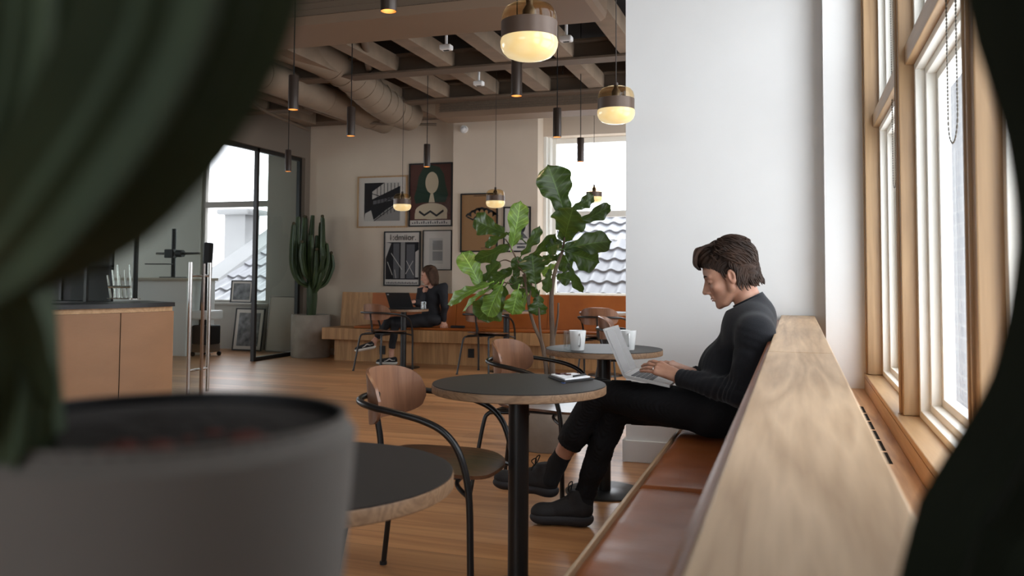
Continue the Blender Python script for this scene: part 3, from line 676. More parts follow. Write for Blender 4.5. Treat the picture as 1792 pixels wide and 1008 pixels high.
def place(x, y, rz, label): return dup(c0, (x, y, 0), radians(rz), label)
c0.rotation_euler = (0, 0, radians(2))
place(-1.25, 4.27, -6, 'walnut armchair pulled up to the table with two mugs')
place(-4.62, 9.20, 74, 'walnut armchair in front of the woman\'s table, seen from behind')
place(-3.37, 9.30, 78, 'walnut armchair half hidden below the fig leaves, seen from behind')
place(-2.02, 9.27, 90, 'walnut armchair at the far right table, seen from behind')
place(-1.33, 7.15, 8, 'walnut armchair showing only a pale curved back behind the laptop screen')
table(-0.95, 7.2, 'round table almost hidden behind the white wall edge and laptop')
# ================================================================ lamps
M_opal = emis('opal_lamp_glass', (1.0, 0.78, 0.42, 1), 0.34)
nt = M_opal.node_tree; p = nt.nodes['Principled BSDF']; p.inputs['Base Color'].default_value = rgb(200, 170, 110); tc_ = nt.nodes.new('ShaderNodeTexCoord'); n_ = nt.nodes.new('ShaderNodeTexNoise'); n_.inputs['Scale'].default_value = 9
nt.links.new(tc_.outputs['Object'], n_.inputs[0]); r_ = nt.nodes.new('ShaderNodeValToRGB'); nt.links.new(n_.outputs['Fac'], r_.inputs[0])
r_.color_ramp.elements[0].color = (1.0, 0.70, 0.30, 1); r_.color_ramp.elements[1].color = (1.0, 0.84, 0.52, 1); r_.color_ramp.elements[0].position = 0.35; r_.color_ramp.elements[1].position = 0.65
nt.links.new(r_.outputs[0], p.inputs['Emission Color'])
M_band = mat('bronze_band', rgb(84, 66, 54), 0.42, metal=0.2)
M_cyl = mat('dark_bronze', rgb(58, 47, 40), 0.35, metal=0.25)
M_amber = pane_glass('amber_glass', tint=(1.0, 0.86, 0.64, 1), gloss=0.12, fres=True)
M_bulb = emis('spot_bulb', (1.0, 0.72, 0.40, 1), 2.2)
M_brass = mat('brass_inside', rgb(214, 170, 110), 0.4, metal=0.5)
M_cord = mat('lamp_cord', rgb(48, 40, 34), 0.6)
def pendant(x, y, zc, label, R=0.1, first=None):
    """zc: height of the lower rim of the band"""
    if first is not None: return dup(first, (x, y, zc), 0, label)
    t = thing('glass_pendant_lamp', label, 'pendant lamp', (0, 0, 0), 'glass capsule pendant lamps'); s = R/0.1
    prof = [(0.0, -0.073), (0.03, -0.0725), (0.058, -0.069), (0.078, -0.061), (0.092, -0.047), (0.0995, -0.029), (0.101, -0.012), (0.098, 0.0), (0.0, 0.0)]
    MB().lathe([(a*s, b*s) for a, b in prof], n=64).build('opal_bowl', M_opal, t, smooth=True)
    MB().lathe([(0.0975*s, 0.0), (0.0985*s, 0.001*s), (0.0985*s, 0.058*s), (0.0965*s, 0.059*s), (0.0965*s, 0.0)], n=64).build('metal_band', M_band, t, smooth=True)
    MB().lathe([(0.0965*s, 0.055*s), (0.097*s, 0.075*s), (0.092*s, 0.095*s), (0.078*s, 0.113*s), (0.055*s, 0.122*s), (0.02*s, 0.125*s), (0.012*s, 0.126*s)], n=64).build('amber_dome', M_amber, t, smooth=True)
    MB().lathe([(0, 0.0), (0.018, 0.0), (0.018, 0.05), (0.024, 0.06), (0.024, 0.1), (0.012, 0.12), (0.012, 0.145), (0.005, 0.15), (0, 0.15)], (0, 0, 0.0005), n=24).build('lamp_holder', M_cyl, t, smooth=True)
    return t
def cord(o, z0, m=M_cord, r=0.0028):
    """suspension cord from the lamp up to the ceiling structure, a part of its lamp"""
    b = MB().cyl((o.location.x, o.location.y, z0), (o.location.x, o.location.y, CEIL-0.001), r, n=8); b.cyl((o.location.x, o.location.y, CEIL-0.03), (o.location.x, o.location.y, CEIL-0.001), 0.04, n=20)
    return b.build('cord', m, o)
P0 = pendant(0, 0, 0, 'large lit glass pendant over the middle table, cut by the top edge')
P0.location = (-0.877, 2.83, 1.944)
pend = [P0]
for x, y, z, l in ((-0.906, 4.504, 2.008, 'lit glass pendant overlapping the left edge of the white wall'), (-4.218, 8.792, 1.915, 'lit glass pendant in front of the framed posters'),
                   (-3.017, 8.556, 1.908, 'lit glass pendant in front of the pillar'), (-2.322, 10.2, 2.085, 'lit glass pendant hanging before the bright back window')):
    pend.append(pendant(x, y, z, l, first=P0))
for o in pend:
    cord(o, o.location.z+0.15)
def spot(label):
    t = thing('cylinder_pendant_lamp', label, 'pendant lamp', (0, 0, 0), 'slim dark cylinder pendant lamps')
    MB().lathe([(0.0335, 0.0), (0.035, 0.0), (0.035, 0.235), (0.033, 0.24), (0.0, 0.24), (0.0, 0.238), (0.032, 0.236), (0.0335, 0.05)], n=40).build('shade', M_cyl, t, smooth=True)
    MB().lathe([(0.0334, 0.001), (0.0334, 0.048), (0.02, 0.05), (0, 0.05)], n=32).build('reflector', M_brass, t, smooth=True)
    MB().lathe([(0, 0.012), (0.018, 0.016), (0.026, 0.03), (0.026, 0.0495), (0, 0.0495)], n=24).build('bulb', M_bulb, t, smooth=True)
    return t
S0 = spot('slim dark cylinder pendant cut off by the top edge left of the big glass lamp')
SP = [((680, 20), 2.26, None), ((904, 168), 2.26, 'slim dark cylinder pendant just below and left of the big glass lamp'), ((513, 192), 2.26, 'slim dark cylinder pendant nearest the dark cactus on the left'),
      ((614, 238), 2.26, 'slim dark cylinder pendant in front of the wrapped duct'), ((975, 240), 2.26, 'slim dark cylinder pendant between the big glass lamp and the back window'), ((747, 292), 2.26, 'slim dark cylinder pendant hanging in front of the large maroon poster'),
      ((504, 300), 2.26, 'slim dark cylinder pendant in front of the glazed partition, above the potted cactus'), ((1016, 283), 2.26, 'slim dark cylinder pendant against the back window')]
for k, (q, z, l) in enumerate(SP):
    v = atZ(*q, z)
    if k == 0: o = S0; o.location = v
    else: o = dup(S0, v, 0, l)
    cord(o, z+0.24, M_blackm, 0.004)
    l = bpy.data.lights.new('spot_glow', 'SPOT'); l.energy = 10; l.color = (1, 0.72, 0.45); l.spot_size = radians(70); l.spot_blend = 0.6; l.shadow_soft_size = 0.02
    g = bpy.data.objects.new('spot_glow', l); C.objects.link(g); g.location = (v.x, v.y, z-0.002)
# ================================================================ plants
M_conc = mat('concrete', rgb(172, 162, 150), 0.85, col2=rgb(132, 122, 111), nscale=3.5, bump=0.25, bscale=30)
M_soil = mat('soil', rgb(30, 22, 16), 0.95, bump=0.8, bscale=90)
M_cact = mat('cactus_green', rgb(38, 52, 28), 0.55, col2=rgb(60, 78, 42), nscale=6, bump=0.1, bscale=30)
M_cactd = mat('cactus_dark_green', rgb(46, 60, 40), 0.7, col2=rgb(68, 84, 58), nscale=14)
M_cactk = mat('cactus_near_black', rgb(20, 24, 15), 0.85, col2=rgb(30, 34, 22), nscale=14, spec=0.2)
M_bark = mat('fig_bark', rgb(120, 104, 90), 0.9, col2=rgb(86, 68, 56), nscale=14, bump=0.4, bscale=60, stretch=(1, 1, 0.4))
M_spine = mat('cactus_buds', rgb(70, 62, 40), 0.8)
def pot(x, y, R, H, label, m=M_conc, taper=0.0, soil=0.06, wall=0.02, name='plant_pot', z=0.0, cat='plant pot'):
    t = thing(name, label, cat, (x, y, z))
    Rb = R*(1-taper)
    MB().lathe([(0, z), (Rb-0.01, z), (Rb, z+0.012), (R, z+H-0.008), (R-0.006, z+H), (R-wall, z+H), (R-wall-0.003, z+H-soil), (0, z+H-soil)], (x, y, 0), n=72).build('pot_body', m, t, smooth=True)
    MB().lathe([(0, z+H-soil+0.02), (R-wall-0.005, z+H-soil+0.012), (R-wall-0.005, z+H-soil+0.001), (0, z+H-soil+0.001)], (x, y, 0), n=40).build('soil', M_soil, t, smooth=True)
    return t
def starprof(n=4, deep=0.42):
    out = []
    for k in range(n*4):
        a = 2*pi*k/(n*4); ph = (k % 4)/4; r = 1.0 if ph == 0 else (0.62 if ph in (0.25, 0.75) else deep)
        out.append((r*cos(a), r*sin(a)))
    return out
def cact_arm(pts, rs, name, parent, m=M_cact, smooth=6, ribs=4, deep=0.42, buds=True, wav=0.05):
    pr = starprof(ribs, deep)
    P = [Vector(p) for p in pts]
    o = MB().tube(P, rs, prof=pr, smooth=smooth)
    for k, v in enumerate(o.bm.verts):
        pass
    q = o.build(name, m, parent, smooth=True, angle=50)
    return q
random.seed(3)
# --- far potted cactus
cx_, cy_ = -6.28, 10.28
cp = pot(cx_, cy_, 0.262, 0.575, 'cylindrical concrete pot on the floor beside the glazed partition', soil=0.03)
t = thing('candelabra_cactus', 'tall green candelabra cactus with many upright arms in the concrete pot', 'cactus', (cx_, cy_, 0.565))
cact_arm([(cx_, cy_, 0.553), (cx_+0.01, cy_, 0.8), (cx_, cy_, 1.05), (cx_-0.02, cy_, 1.5), (cx_+0.0, cy_, 1.93)], [0.07, 0.085, 0.08, 0.05, 0.03], 'stem', t)
arms = []
K = 19
for k in range(K):
    a = 2*pi*k/K+random.uniform(-.15, .15); out = 0.13+0.16*((k*7) % 5)/4; z0 = 0.86+0.22*random.random(); top = random.choice([1.45, 1.66, 1.8, 1.9, 1.55, 1.95])
    if out > 0.26: top = random.uniform(1.3, 1.85)
    ca, sa = cos(a), sin(a)*0.75; r = random.uniform(0.033, 0.045)
    pts = [(cx_+0.04*ca, cy_+0.04*sa, z0), (cx_+out*0.7*ca, cy_+out*0.7*sa, z0+0.09), (cx_+out*ca, cy_+out*sa, z0+0.27), (cx_+out*1.04*ca, cy_+out*1.04*sa, (z0+top)/2+0.1), (cx_+out*ca, cy_+out*sa, top-0.03), (cx_+out*ca, cy_+out*sa, top)]
    ar = cact_arm(pts, [r*0.6, r*0.9, r, r*1.02, r*0.75, r*0.2], 'arm', t)
    if k % 2 == 0: MB().ball((cx_+out*ca, cy_+out*sa, top+0.012), 0.024, 10).build('bud', M_spine, ar, smooth=True)
# --- fiddle leaf fig
def leaf_mat(name, c, c2, tr):
    m = bpy.data.materials.new(name); m.use_nodes = True; nt = m.node_tree; N = nt.nodes.new; L = nt.links.new; p = nt.nodes['Principled BSDF']; p.inputs['Roughness'].default_value = 0.36
    uv = N('ShaderNodeUVMap'); sp = N('ShaderNodeSeparateXYZ'); L(uv.outputs[0], sp.inputs[0])
    ab = N('ShaderNodeMath'); ab.operation = 'ABSOLUTE'; L(sp.outputs['X'], ab.inputs[0])            # 0 on the midrib, 1 at the margin
    vv = N('ShaderNodeMath'); vv.operation = 'MULTIPLY_ADD'; vv.inputs[1].default_value = -0.22; L(ab.outputs[0], vv.inputs[0]); L(sp.outputs['Y'], vv.inputs[2])
    m7 = N('ShaderNodeMath'); m7.operation = 'MULTIPLY'; m7.inputs[1].default_value = 8.0; L(vv.outputs[0], m7.inputs[0])
    fr = N('ShaderNodeMath'); fr.operation = 'PINGPONG'; fr.inputs[1].default_value = 0.5; L(m7.outputs[0], fr.inputs[0])
    lt = N('ShaderNodeMath'); lt.operation = 'LESS_THAN'; lt.inputs[1].default_value = 0.035; L(fr.outputs[0], lt.inputs[0])
    l2 = N('ShaderNodeMath'); l2.operation = 'LESS_THAN'; l2.inputs[1].default_value = 0.035; L(ab.outputs[0], l2.inputs[0])
    mx = N('ShaderNodeMath'); mx.operation = 'MAXIMUM'; L(lt.outputs[0], mx.inputs[0]); L(l2.outputs[0], mx.inputs[1])
    ns = N('ShaderNodeTexNoise'); ns.inputs['Scale'].default_value = 9; rp = N('ShaderNodeValToRGB'); tc = N('ShaderNodeTexCoord'); L(tc.outputs['Object'], ns.inputs[0]); L(ns.outputs['Fac'], rp.inputs[0])
    rp.color_ramp.elements[0].color = c; rp.color_ramp.elements[1].color = c2; rp.color_ramp.elements[0].position = 0.35; rp.color_ramp.elements[1].position = 0.7
    mi = N('ShaderNodeMix'); mi.data_type = 'RGBA'; L(mx.outputs[0], mi.inputs['Factor']); L(rp.outputs[0], mi.inputs['A']); mi.inputs['B'].default_value = tuple(min(1, x*2.2) for x in c2[:3])+(1,)
    L(mi.outputs['Result'], p.inputs['Base Color'])
    bp = N('ShaderNodeBump'); bp.inputs['Strength'].default_value = 0.5; bp.inputs['Distance'].default_value = 0.004; iv = N('ShaderNodeMath'); iv.operation = 'SUBTRACT'; iv.inputs[0].default_value = 1; L(mx.outputs[0], iv.inputs[1]); L(fr.outputs[0], bp.inputs['Height']); L(bp.outputs[0], p.inputs['Normal'])
    td = N('ShaderNodeBsdfTranslucent'); td.inputs[0].default_value = tr; ms = N('ShaderNodeMixShader'); ms.inputs[0].default_value = 0.28
    L(p.outputs[0], ms.inputs[1]); L(td.outputs[0], ms.inputs[2]); L(ms.outputs[0], nt.nodes['Material Output'].inputs[0]); return m
M_leafd = leaf_mat('fig_leaf', rgb(40, 56, 28), rgb(60, 80, 40), rgb(100, 130, 46))
M_leafl = leaf_mat('fig_leaf_lighter', rgb(84, 116, 48), rgb(112, 146, 66), rgb(150, 185, 80))  # lighter leaf green; backlight on the upright leaf is put into this colour
def leaf(base, tip, width, roll, parent, m, droop=0.15, seed=0, fold=0.18):
    """obovate wavy leaf from base to tip; roll turns its face about its own axis"""
    rnd = random.Random(seed); base = Vector(base); tip = Vector(tip); ax = tip-base; Ln = ax.length; ax.normalize()
    view = (CAMP-base).normalized(); side = ax.cross(view).normalized(); nrm = side.cross(ax).normalized()
    q = Matrix.Rotation(roll, 3, ax); side = q @ side; nrm = q @ nrm
    if nrm.z < -0.2: pass
    B = MB(); bm = B.bm; uvl = bm.loops.layers.uv.new('UVMap'); nu, nv = 22, 12; G = []; ph = rnd.uniform(0, 6); fr = rnd.uniform(2.2, 3.4)
    for i in range(nu+1):
        s = i/nu
        wdt = width*0.5*(min(1, s/0.10)**0.6)*(0.40+0.66*(1/(1+math.exp(-(s-0.40)*9))))*(1-0.20*math.exp(-((s-0.36)/0.10)**2))*(max(0, 1-s**6)**0.5)+0.002
        row = []
        for j in range(nv+1):
            a = j/nv*2-1; e = abs(a)
            p = base+ax*(Ln*s*(1-0.05*e*s))+side*(wdt*a*(1+0.07*sin(fr*6.28*s+ph)*e))
            p += nrm*(fold*wdt*e+0.10*width*e*e*sin(fr*2*pi*s+ph+(1.3 if a > 0 else 0))*0.9)
            p -= Vector((0, 0, 1))*(droop*Ln*(s**2)*0.5)*(1-abs(ax.z)) + nrm*(-0.10*Ln*sin(pi*s))*0.6
            row.append((bm.verts.new(p), a, s))
        G.append(row)
    for i in range(nu):
        for j in range(nv):
            f = bm.faces.new((G[i][j][0], G[i+1][j][0], G[i+1][j+1][0], G[i][j+1][0])); f.smooth = True
            for l, g in zip(f.loops, (G[i][j], G[i+1][j], G[i+1][j+1], G[i][j+1])): l[uvl].uv = (g[1], g[2])
    B.tube([base-ax*0.035, base, base+ax*Ln*0.25], [0.005, 0.004, 0.002], n=6)
    return B.build('leaf', m, parent, recalc=False)
FX, FY = -1.53, 5.42
fp = pot(FX, FY, 0.185, 0.42, 'round concrete pot behind the chairs and the man\'s shins', soil=0.03)
fig = thing('fiddle_leaf_fig', 'large fiddle-leaf fig with broad glossy leaves and bare stems, behind the tables', 'potted plant', (FX, FY, 0.41))
def f(x, y, dy=0.0): return atY(x, y, FY+dy)
trk = MB().tube([(FX+0.03, FY, 0.40), f(966, 640), f(967, 590), f(965, 545), f(966, 505), f(973, 470), f(984, 440), f(988, 415)], [0.021, 0.019, 0.017, 0.016, 0.014, 0.012, 0.009, 0.006], n=10, smooth=5).build('trunk', M_bark, fig, smooth=True)
for pts, rs in (([(FX-0.02, FY+0.02, 0.40), f(956, 645), f(948, 600), f(936, 573), f(926, 540), f(921, 505), f(915, 480)], [0.018, 0.016, 0.014, 0.012, 0.010, 0.008, 0.006]),
                ([f(950, 610), f(945, 575), f(943, 540), f(940, 512)], [0.010, 0.008, 0.007, 0.005]), ([f(965, 605), f(971, 585), f(976, 555), f(977, 530)], [0.009, 0.008, 0.007, 0.006]),
                ([f(921, 505), f(918, 478), f(905, 455), f(892, 430), f(884, 418)], [0.007, 0.007, 0.006, 0.005, 0.004]), ([f(921, 505), f(905, 500), f(880, 494), f(866, 497)], [0.006, 0.005, 0.005, 0.004]),
                ([f(918, 478), f(900, 462), f(885, 455), f(874, 458)], [0.006, 0.005, 0.004, 0.003]), ([f(935, 570), f(926, 530), f(930, 500), f(925, 455)], [0.008, 0.007, 0.006, 0.005]),
                ([f(966, 505), f(955, 490), f(938, 497)], [0.008, 0.006, 0.004])):
    MB().tube(pts, rs, n=8, smooth=4).build('branch', M_bark, fig, smooth=True)
LV = [((988, 373), (958, 287), 60, 0.15, 0, 'd', .0, -.1), ((988, 420), (1004, 360), 56, -.2, .02, 'd', 0, -.2), ((997, 368), (1040, 341), 26, .6, .05, 'd', 0, .1), ((1010, 390), (1070, 358), 28, .5, 0, 'd', 0, .1),
      ((986, 436), (1072, 419), 40, -.3, -.05, 'd', .1, .1), ((988, 440), (1050, 457), 44, .2, 0, 'd', .1, .05), ((994, 458), (1021, 513), 20, .7, -.05, 'd', 0, 0), ((974, 483), (1000, 490), 24, 0, .05, 'd', 0, 0),
      ((963, 470), (957, 514), 18, .4, -.05, 'd', 0, 0), ((984, 425), (955, 436), 34, .3, .1, 'd', 0, 0), ((925, 452), (973, 408), 26, .7, .1, 'd', 0, 0), ((912, 448), (945, 394), 26, .8, 0, 'd', 0, 0),
      ((896, 432), (911, 350), 36, .2, 0, 'l', 0, 0), ((884, 408), (829, 383), 40, -.2, 0, 'd', 0, .1), ((890, 408), (848, 433), 20, .7, .05, 'd', 0, 0), ((893, 426), (829, 456), 30, -.6, 0, 'd', 0, 0),
      ((841, 501), (807, 440), 44, .4, 0, 'l', 0, 0), ((845, 496), (876, 457), 26, -.7, 0, 'd', 0, 0), ((898, 470), (855, 504), 32, .5, .05, 'd', 0, 0), ((857, 496), (782, 534), 26, .7, -.05, 'l', 0, .1),
      ((867, 499), (809, 546), 16, 1.0, 0, 'l', 0, .1), ((884, 500), (836, 560), 56, -.3, 0, 'd', 0, 0), ((878, 498), (853, 556), 36, .4, -.1, 'l', 0, 0), ((937, 497), (931, 443), 44, -.1, -.05, 'd', 0, 0),
      ((902, 486), (906, 448), 24, .3, 0, 'd', 0, 0), ((907, 506), (896, 552), 34, .1, -.05, 'l', 0, 0), ((924, 510), (912, 547), 18, .8, 0, 'l', 0, 0), ((943, 517), (939, 553), 32, -.1, 0, 'd', 0, 0),
      ((919, 494), (944, 518), 18, .6, 0, 'd', 0, 0), ((918, 488), (892, 500), 24, .2, 0, 'd', 0, 0), ((971, 463), (950, 484), 20, .5, .05, 'l', 0, 0), ((975, 447), (1002, 468), 34, .3, .08, 'd', 0, 0),
      ((978, 450), (946, 460), 20, .6, .1, 'd', 0, 0), ((920, 470), (950, 452), 24, .5, .1, 'd', 0, 0), ((925, 500), (905, 524), 24, .4, .1, 'd', 0, 0), ((930, 470), (915, 500), 22, -.5, .05, 'd', 0, 0), ((915, 420), (893, 400), 18, .8, .1, 'd', 0, 0)]
for k, (b_, t_, w_, roll, dyb, cc, dr, dyt) in enumerate(LV):
    B0 = f(*b_, dyb); T0 = f(*t_, dyb+dyt)
    leaf(B0, T0, w_*5.6/1500*1.07, roll, fig, M_leafl if cc == 'l' else M_leafd, dr, k)

# --- foreground planter and cactus, far out of focus
M_pl = mat('planter_grey', rgb(118, 112, 106), 0.85, noise=0.05, nscale=5)
RX, RY = -0.251, 0.297
t = thing('plant_stand', 'slim stand carrying the grey planter, below the frame', 'plant stand', (RX, RY, 0))
MB().lathe([(0, 0.0), (0.09, 0.0), (0.09, 0.012), (0.02, 0.03), (0.02, 0.853), (0.06, 0.868), (0.06, 0.883), (0, 0.883)], (RX, RY, 0), n=32).build('column', M_blackm, t, smooth=True)
pot(RX, RY, 0.0795, 0.172, 'big blurred grey planter filling the bottom left corner', M_pl, taper=0.14, soil=0.017, wall=0.004, z=0.884)
MB().lathe([(0.0752, 0.157), (0.0752, 0.1715), (0.0735, 0.1717), (0.0732, 0.159), (0.0735, 0.157)], (RX, RY, 0.884), n=64).build('liner', M_blackm, bpy.data.objects['plant_pot.002'], smooth=True)
t = thing('large_cactus', 'big blurred dark green cactus leaning across the upper left in front of everything', 'cactus', (RX-0.04, RY, 1.03))
d_ = 0.25
def g(x, y, d): return atD(x, y, d)
cact_arm([(RX-0.045, RY-0.022, 1.025), g(20, 720, .295), g(-5, 560, .27), g(-60, 420, .25), g(-90, 150, .25), g(-60, -120, .25)], [0.016, 0.018, 0.019, 0.021, 0.022, 0.02], 'stem', t, M_cactd, ribs=5, deep=0.6)
cact_arm([g(-40, 500, .28), g(40, 425, .23), g(130, 330, .205), g(235, 190, .195), g(310, 50, .19), g(345, -90, .185), g(360, -220, .185)], [0.010, 0.0165, 0.0205, 0.0225, 0.0230, 0.0235, 0.022], 'arm', t, M_cactd, ribs=5, deep=0.72)
cact_arm([g(-60, 400, .27), g(20, 250, .25), g(70, 80, .24), g(85, -150, .23)], [0.010, 0.014, 0.016, 0.015], 'arm', t, M_cactd, ribs=5, deep=0.7)
cact_arm([g(35, 830, .29), g(42, 730, .285), g(48, 650, .28), g(30, 560, .27)], [0.008, 0.010, 0.0095, 0.005], 'arm', t, M_cactd, ribs=5, deep=0.7)
# red pebbles in the planter
M_red = mat('red_lava_stone', rgb(92, 38, 26), 0.9)
for k in range(14):
    a = random.uniform(-1.9, -0.2); r_ = random.uniform(0.040, 0.062); x = RX+r_*cos(a); y = RY+r_*sin(a)
    tag(origin_to(MB().ball((x, y, 1.0475+0.003*random.random()), 0.0075, 8, (1, 1, 0.8)).build('lava_stone', M_red, smooth=True), (x, y, 1.042)), 'small reddish stone lying on the soil in the big blurred planter', 'stone', 'reddish stones in the planter')
# --- right-hand foreground cactus arm
t = pot(0.03, 0.30, 0.05, 0.072, 'small pot on the ledge below the frame, right of the camera', M_pl, taper=0.1, soil=0.012, wall=0.004, z=0.901)
t = thing('dark_cactus', 'blurred near-black cactus arm curving along the right edge of the picture', 'cactus', (0.03, 0.30, 0.96))
cact_arm([(0.03, 0.30, 0.958), (0.048, 0.315, 0.975), g(1775, 960, .31), g(1900, 720, .29), g(1950, 450, .27), g(1935, 230, .26), g(1880, 20, .255), g(1830, -160, .25)], [0.02, 0.026, 0.034, 0.030, 0.0275, 0.0275, 0.028, 0.026], 'arm', t, M_cactk, ribs=5, deep=0.72)
# ================================================================ people
M_skin = mat('skin', rgb(188, 142, 118), 0.5, col2=rgb(168, 120, 98), nscale=18, bump=0.08, bscale=220, sss=0.12)
M_skinw = mat('skin_light', rgb(206, 156, 132), 0.5, col2=rgb(192, 138, 114), nscale=20)
M_sweat = mat('black_knit', rgb(29, 30, 34), 0.92, noise=0.15, nscale=30, bump=0.3, bscale=260, sheen=0.10, spec=0.25)
M_sock = mat('black_sock', rgb(18, 18, 20), 0.95, bump=0.3, bscale=300)
M_shoe = mat('black_shoe', rgb(26, 25, 27), 0.75, noise=0.1, nscale=20, bump=0.2, bscale=120)
M_shoe2 = mat('dark_shoe_sole', rgb(36, 36, 40), 0.7)
M_hair = mat('dark_brown_hair', rgb(32, 23, 18), 0.62, col2=rgb(62, 44, 34), nscale=22, spec=0.2)
M_hairw = mat('brown_hair', rgb(54, 38, 29), 0.7, col2=rgb(84, 62, 48), nscale=16, spec=0.15)
M_trou = mat('pinstripe_trousers', rgb(16, 16, 19), 0.85, spec=0.3)
nt = M_trou.node_tree; N = nt.nodes.new; tcx = N('ShaderNodeTexCoord'); wv = N('ShaderNodeTexWave'); wv.wave_type = 'BANDS'; wv.bands_direction = 'Y'; wv.inputs['Scale'].default_value = 34; wv.inputs['Distortion'].default_value = 0.2
nt.links.new(tcx.outputs['Object'], wv.inputs[0]); rp = N('ShaderNodeValToRGB'); rp.color_ramp.elements[0].color = rgb(16, 16, 19); rp.color_ramp.elements[1].color = rgb(21, 21, 25); rp.color_ramp.elements[0].position = 0.9; rp.color_ramp.elements[1].position = 0.99
nt.links.new(wv.outputs['Fac'], rp.inputs[0]); nt.links.new(rp.outputs[0], nt.nodes['Principled BSDF'].inputs['Base Color'])
def V3(*a): return np.array(a, float)
def head_prims(S, O, Fd, Ud, sc=1.0, female=False):
    """O = centre between the ears, Fd facing, Ud up"""
    Fd = Fd/np.linalg.norm(Fd); Ud = Ud-Fd*(Ud@Fd); Ud /= np.linalg.norm(Ud); Sd = np.cross(Fd, Ud)
    R = np.stack([Fd, Sd, Ud], 1)
    def P(f, s, u): return O+(Fd*f+Sd*s+Ud*u)*sc
    S.ell(P(-0.012, 0, 0.048), V3(0.098, 0.074, 0.086)*sc, R, 0.02)           # skull
    S.ell(P(0.044, 0, 0.036), V3(0.054, 0.062, 0.060)*sc, R, 0.02)            # forehead
    S.ell(P(0.044, 0, -0.030), V3(0.048, 0.053, 0.068)*sc, R, 0.02)           # face
    S.ell(P(0.060, 0, -0.084), V3(0.032, 0.030, 0.027)*sc, R, 0.02)           # chin block
    S.ell(P(0.080, 0, -0.101), V3(0.014, 0.017, 0.013)*sc, R, 0.012)
    for s in (-1, 1):
        S.cone(P(0.0, s*0.056, -0.045), P(0.052, s*0.022, -0.094), 0.017*sc, 0.015*sc, 0.018)   # jaw line
        S.cone(P(0.0, s*0.058, -0.005), P(0.0, s*0.056, -0.045), 0.017*sc, 0.017*sc, 0.018)
        S.ell(P(0.066, s*0.036, -0.024), V3(0.018, 0.018, 0.016)*sc, R, 0.016)  # cheekbone
        S.cone(P(0.090, s*0.012, 0.026), P(0.074, s*0.046, 0.026), 0.009*sc, 0.009*sc, 0.010)   # brow
    for s in (-1, 1): S.ell(P(0.105, s*0.031, 0.007), V3(0.016, 0.016, 0.010)*sc, R, 0.008, sub=True)
    for s in (-1, 1): S.ell(P(0.0765, s*0.031, 0.006), V3(0.0125, 0.0155, 0.0115)*sc, R, 0.004)   # lids over the eyeballs
    S.cone(P(0.094, 0, 0.016), P(0.117, 0, -0.026), 0.0065*sc, 0.0095*sc, 0.008); S.cone(P(0.086, 0, 0.018), P(0.100, 0, -0.030), 0.010*sc, 0.014*sc, 0.008)             # nose
    S.ell(P(0.1155, 0, -0.030), V3(0.012, 0.010, 0.009)*sc, R, 0.006)
    for s in (-1, 1): S.ell(P(0.104, s*0.012, -0.035), V3(0.010, 0.007, 0.007)*sc, R, 0.005)
    S.ell(P(0.092, 0, -0.050), V3(0.010, 0.016, 0.010)*sc, R, 0.008)
    S.ell(P(0.0945, 0, -0.0605), V3(0.0085, 0.020, 0.0048)*sc, R, 0.004)
    S.ell(P(0.0915, 0, -0.0715), V3(0.0085, 0.018, 0.0055)*sc, R, 0.004)
    S.ell(P(0.1015, 0, -0.0660), V3(0.006, 0.020, 0.0012)*sc, R, 0.003, sub=True)
    for s in (-1, 1):                                                           # ears
        S.ell(P(-0.012, s*0.078, -0.004), V3(0.017, 0.0075, 0.031)*sc, R, 0.006)
        S.ell(P(-0.008, s*0.084, 0.001), V3(0.009, 0.006, 0.018)*sc, R, 0.005, sub=True)
    return P, R, Sd
def hand(S, wrist, knuck, palmn, thumb_side, curl=0.35, spread=0.10, L=0.088, r=0.0078, ex=None):
    """palm from wrist to the knuckle line, five separate bent fingers; palmn points out of the palm"""
    wrist, knuck, palmn, ts = map(lambda v: np.array(v, float), (wrist, knuck, palmn, thumb_side))
    ax = knuck-wrist; Lp = np.linalg.norm(ax); ax /= Lp; palmn = palmn-ax*(palmn@ax); palmn /= np.linalg.norm(palmn); sd = ts-ax*(ts@ax)-palmn*(ts@palmn); sd /= np.linalg.norm(sd)
    kn = []
    for i, o in enumerate((0.030, 0.010, -0.010, -0.029)): kn.append(knuck+sd*o-ax*(0.004*abs(i-1)))
    for i, k in enumerate(kn): S.cone(wrist+sd*(0.014-0.009*i), k, 0.0165, 0.0105, 0.012)
    tips = []
    for i, (k, ln) in enumerate(zip(kn, (0.92, 1.0, 0.95, 0.76))):
        c = (curl if not hasattr(curl, '__len__') else curl[i]); a = 0.10+c*0.4; p = k.copy(); sp = (1.2-i*0.8)*spread; rr = r*(1 if i < 3 else 0.88)
        S.ell(k-palmn*0.002, V3(0.0098, 0.0098, 0.0098), None, 0.006)
        for j, fl in enumerate((0.46, 0.31, 0.23)):
            d = ax*cos(a)+palmn*sin(a)+sd*sp; d /= np.linalg.norm(d); q = p+d*L*ln*fl
            S.cone(p, q, rr*(1.08-0.12*j), rr*(0.98-0.12*j), 0.003); p = q; a += c*(1.0 if j == 0 else 0.8)
        tips.append(p)
    b = wrist+ax*0.022+sd*0.020+palmn*0.004; m1 = b+(ax*0.6+sd*0.55+palmn*0.25)*0.040; m2 = m1+(ax*0.85+sd*0.18+palmn*0.25)*0.030; m3 = m2+(ax*0.95+palmn*0.25)*0.024
    S.cone(b, m1, 0.0145, 0.0105, 0.010).cone(m1, m2, 0.0100, 0.0090, 0.003).cone(m2, m3, 0.0090, 0.0072, 0.003)
    return tips, m3
def J(x, y, Y): return np.array(atY(x, y, Y))
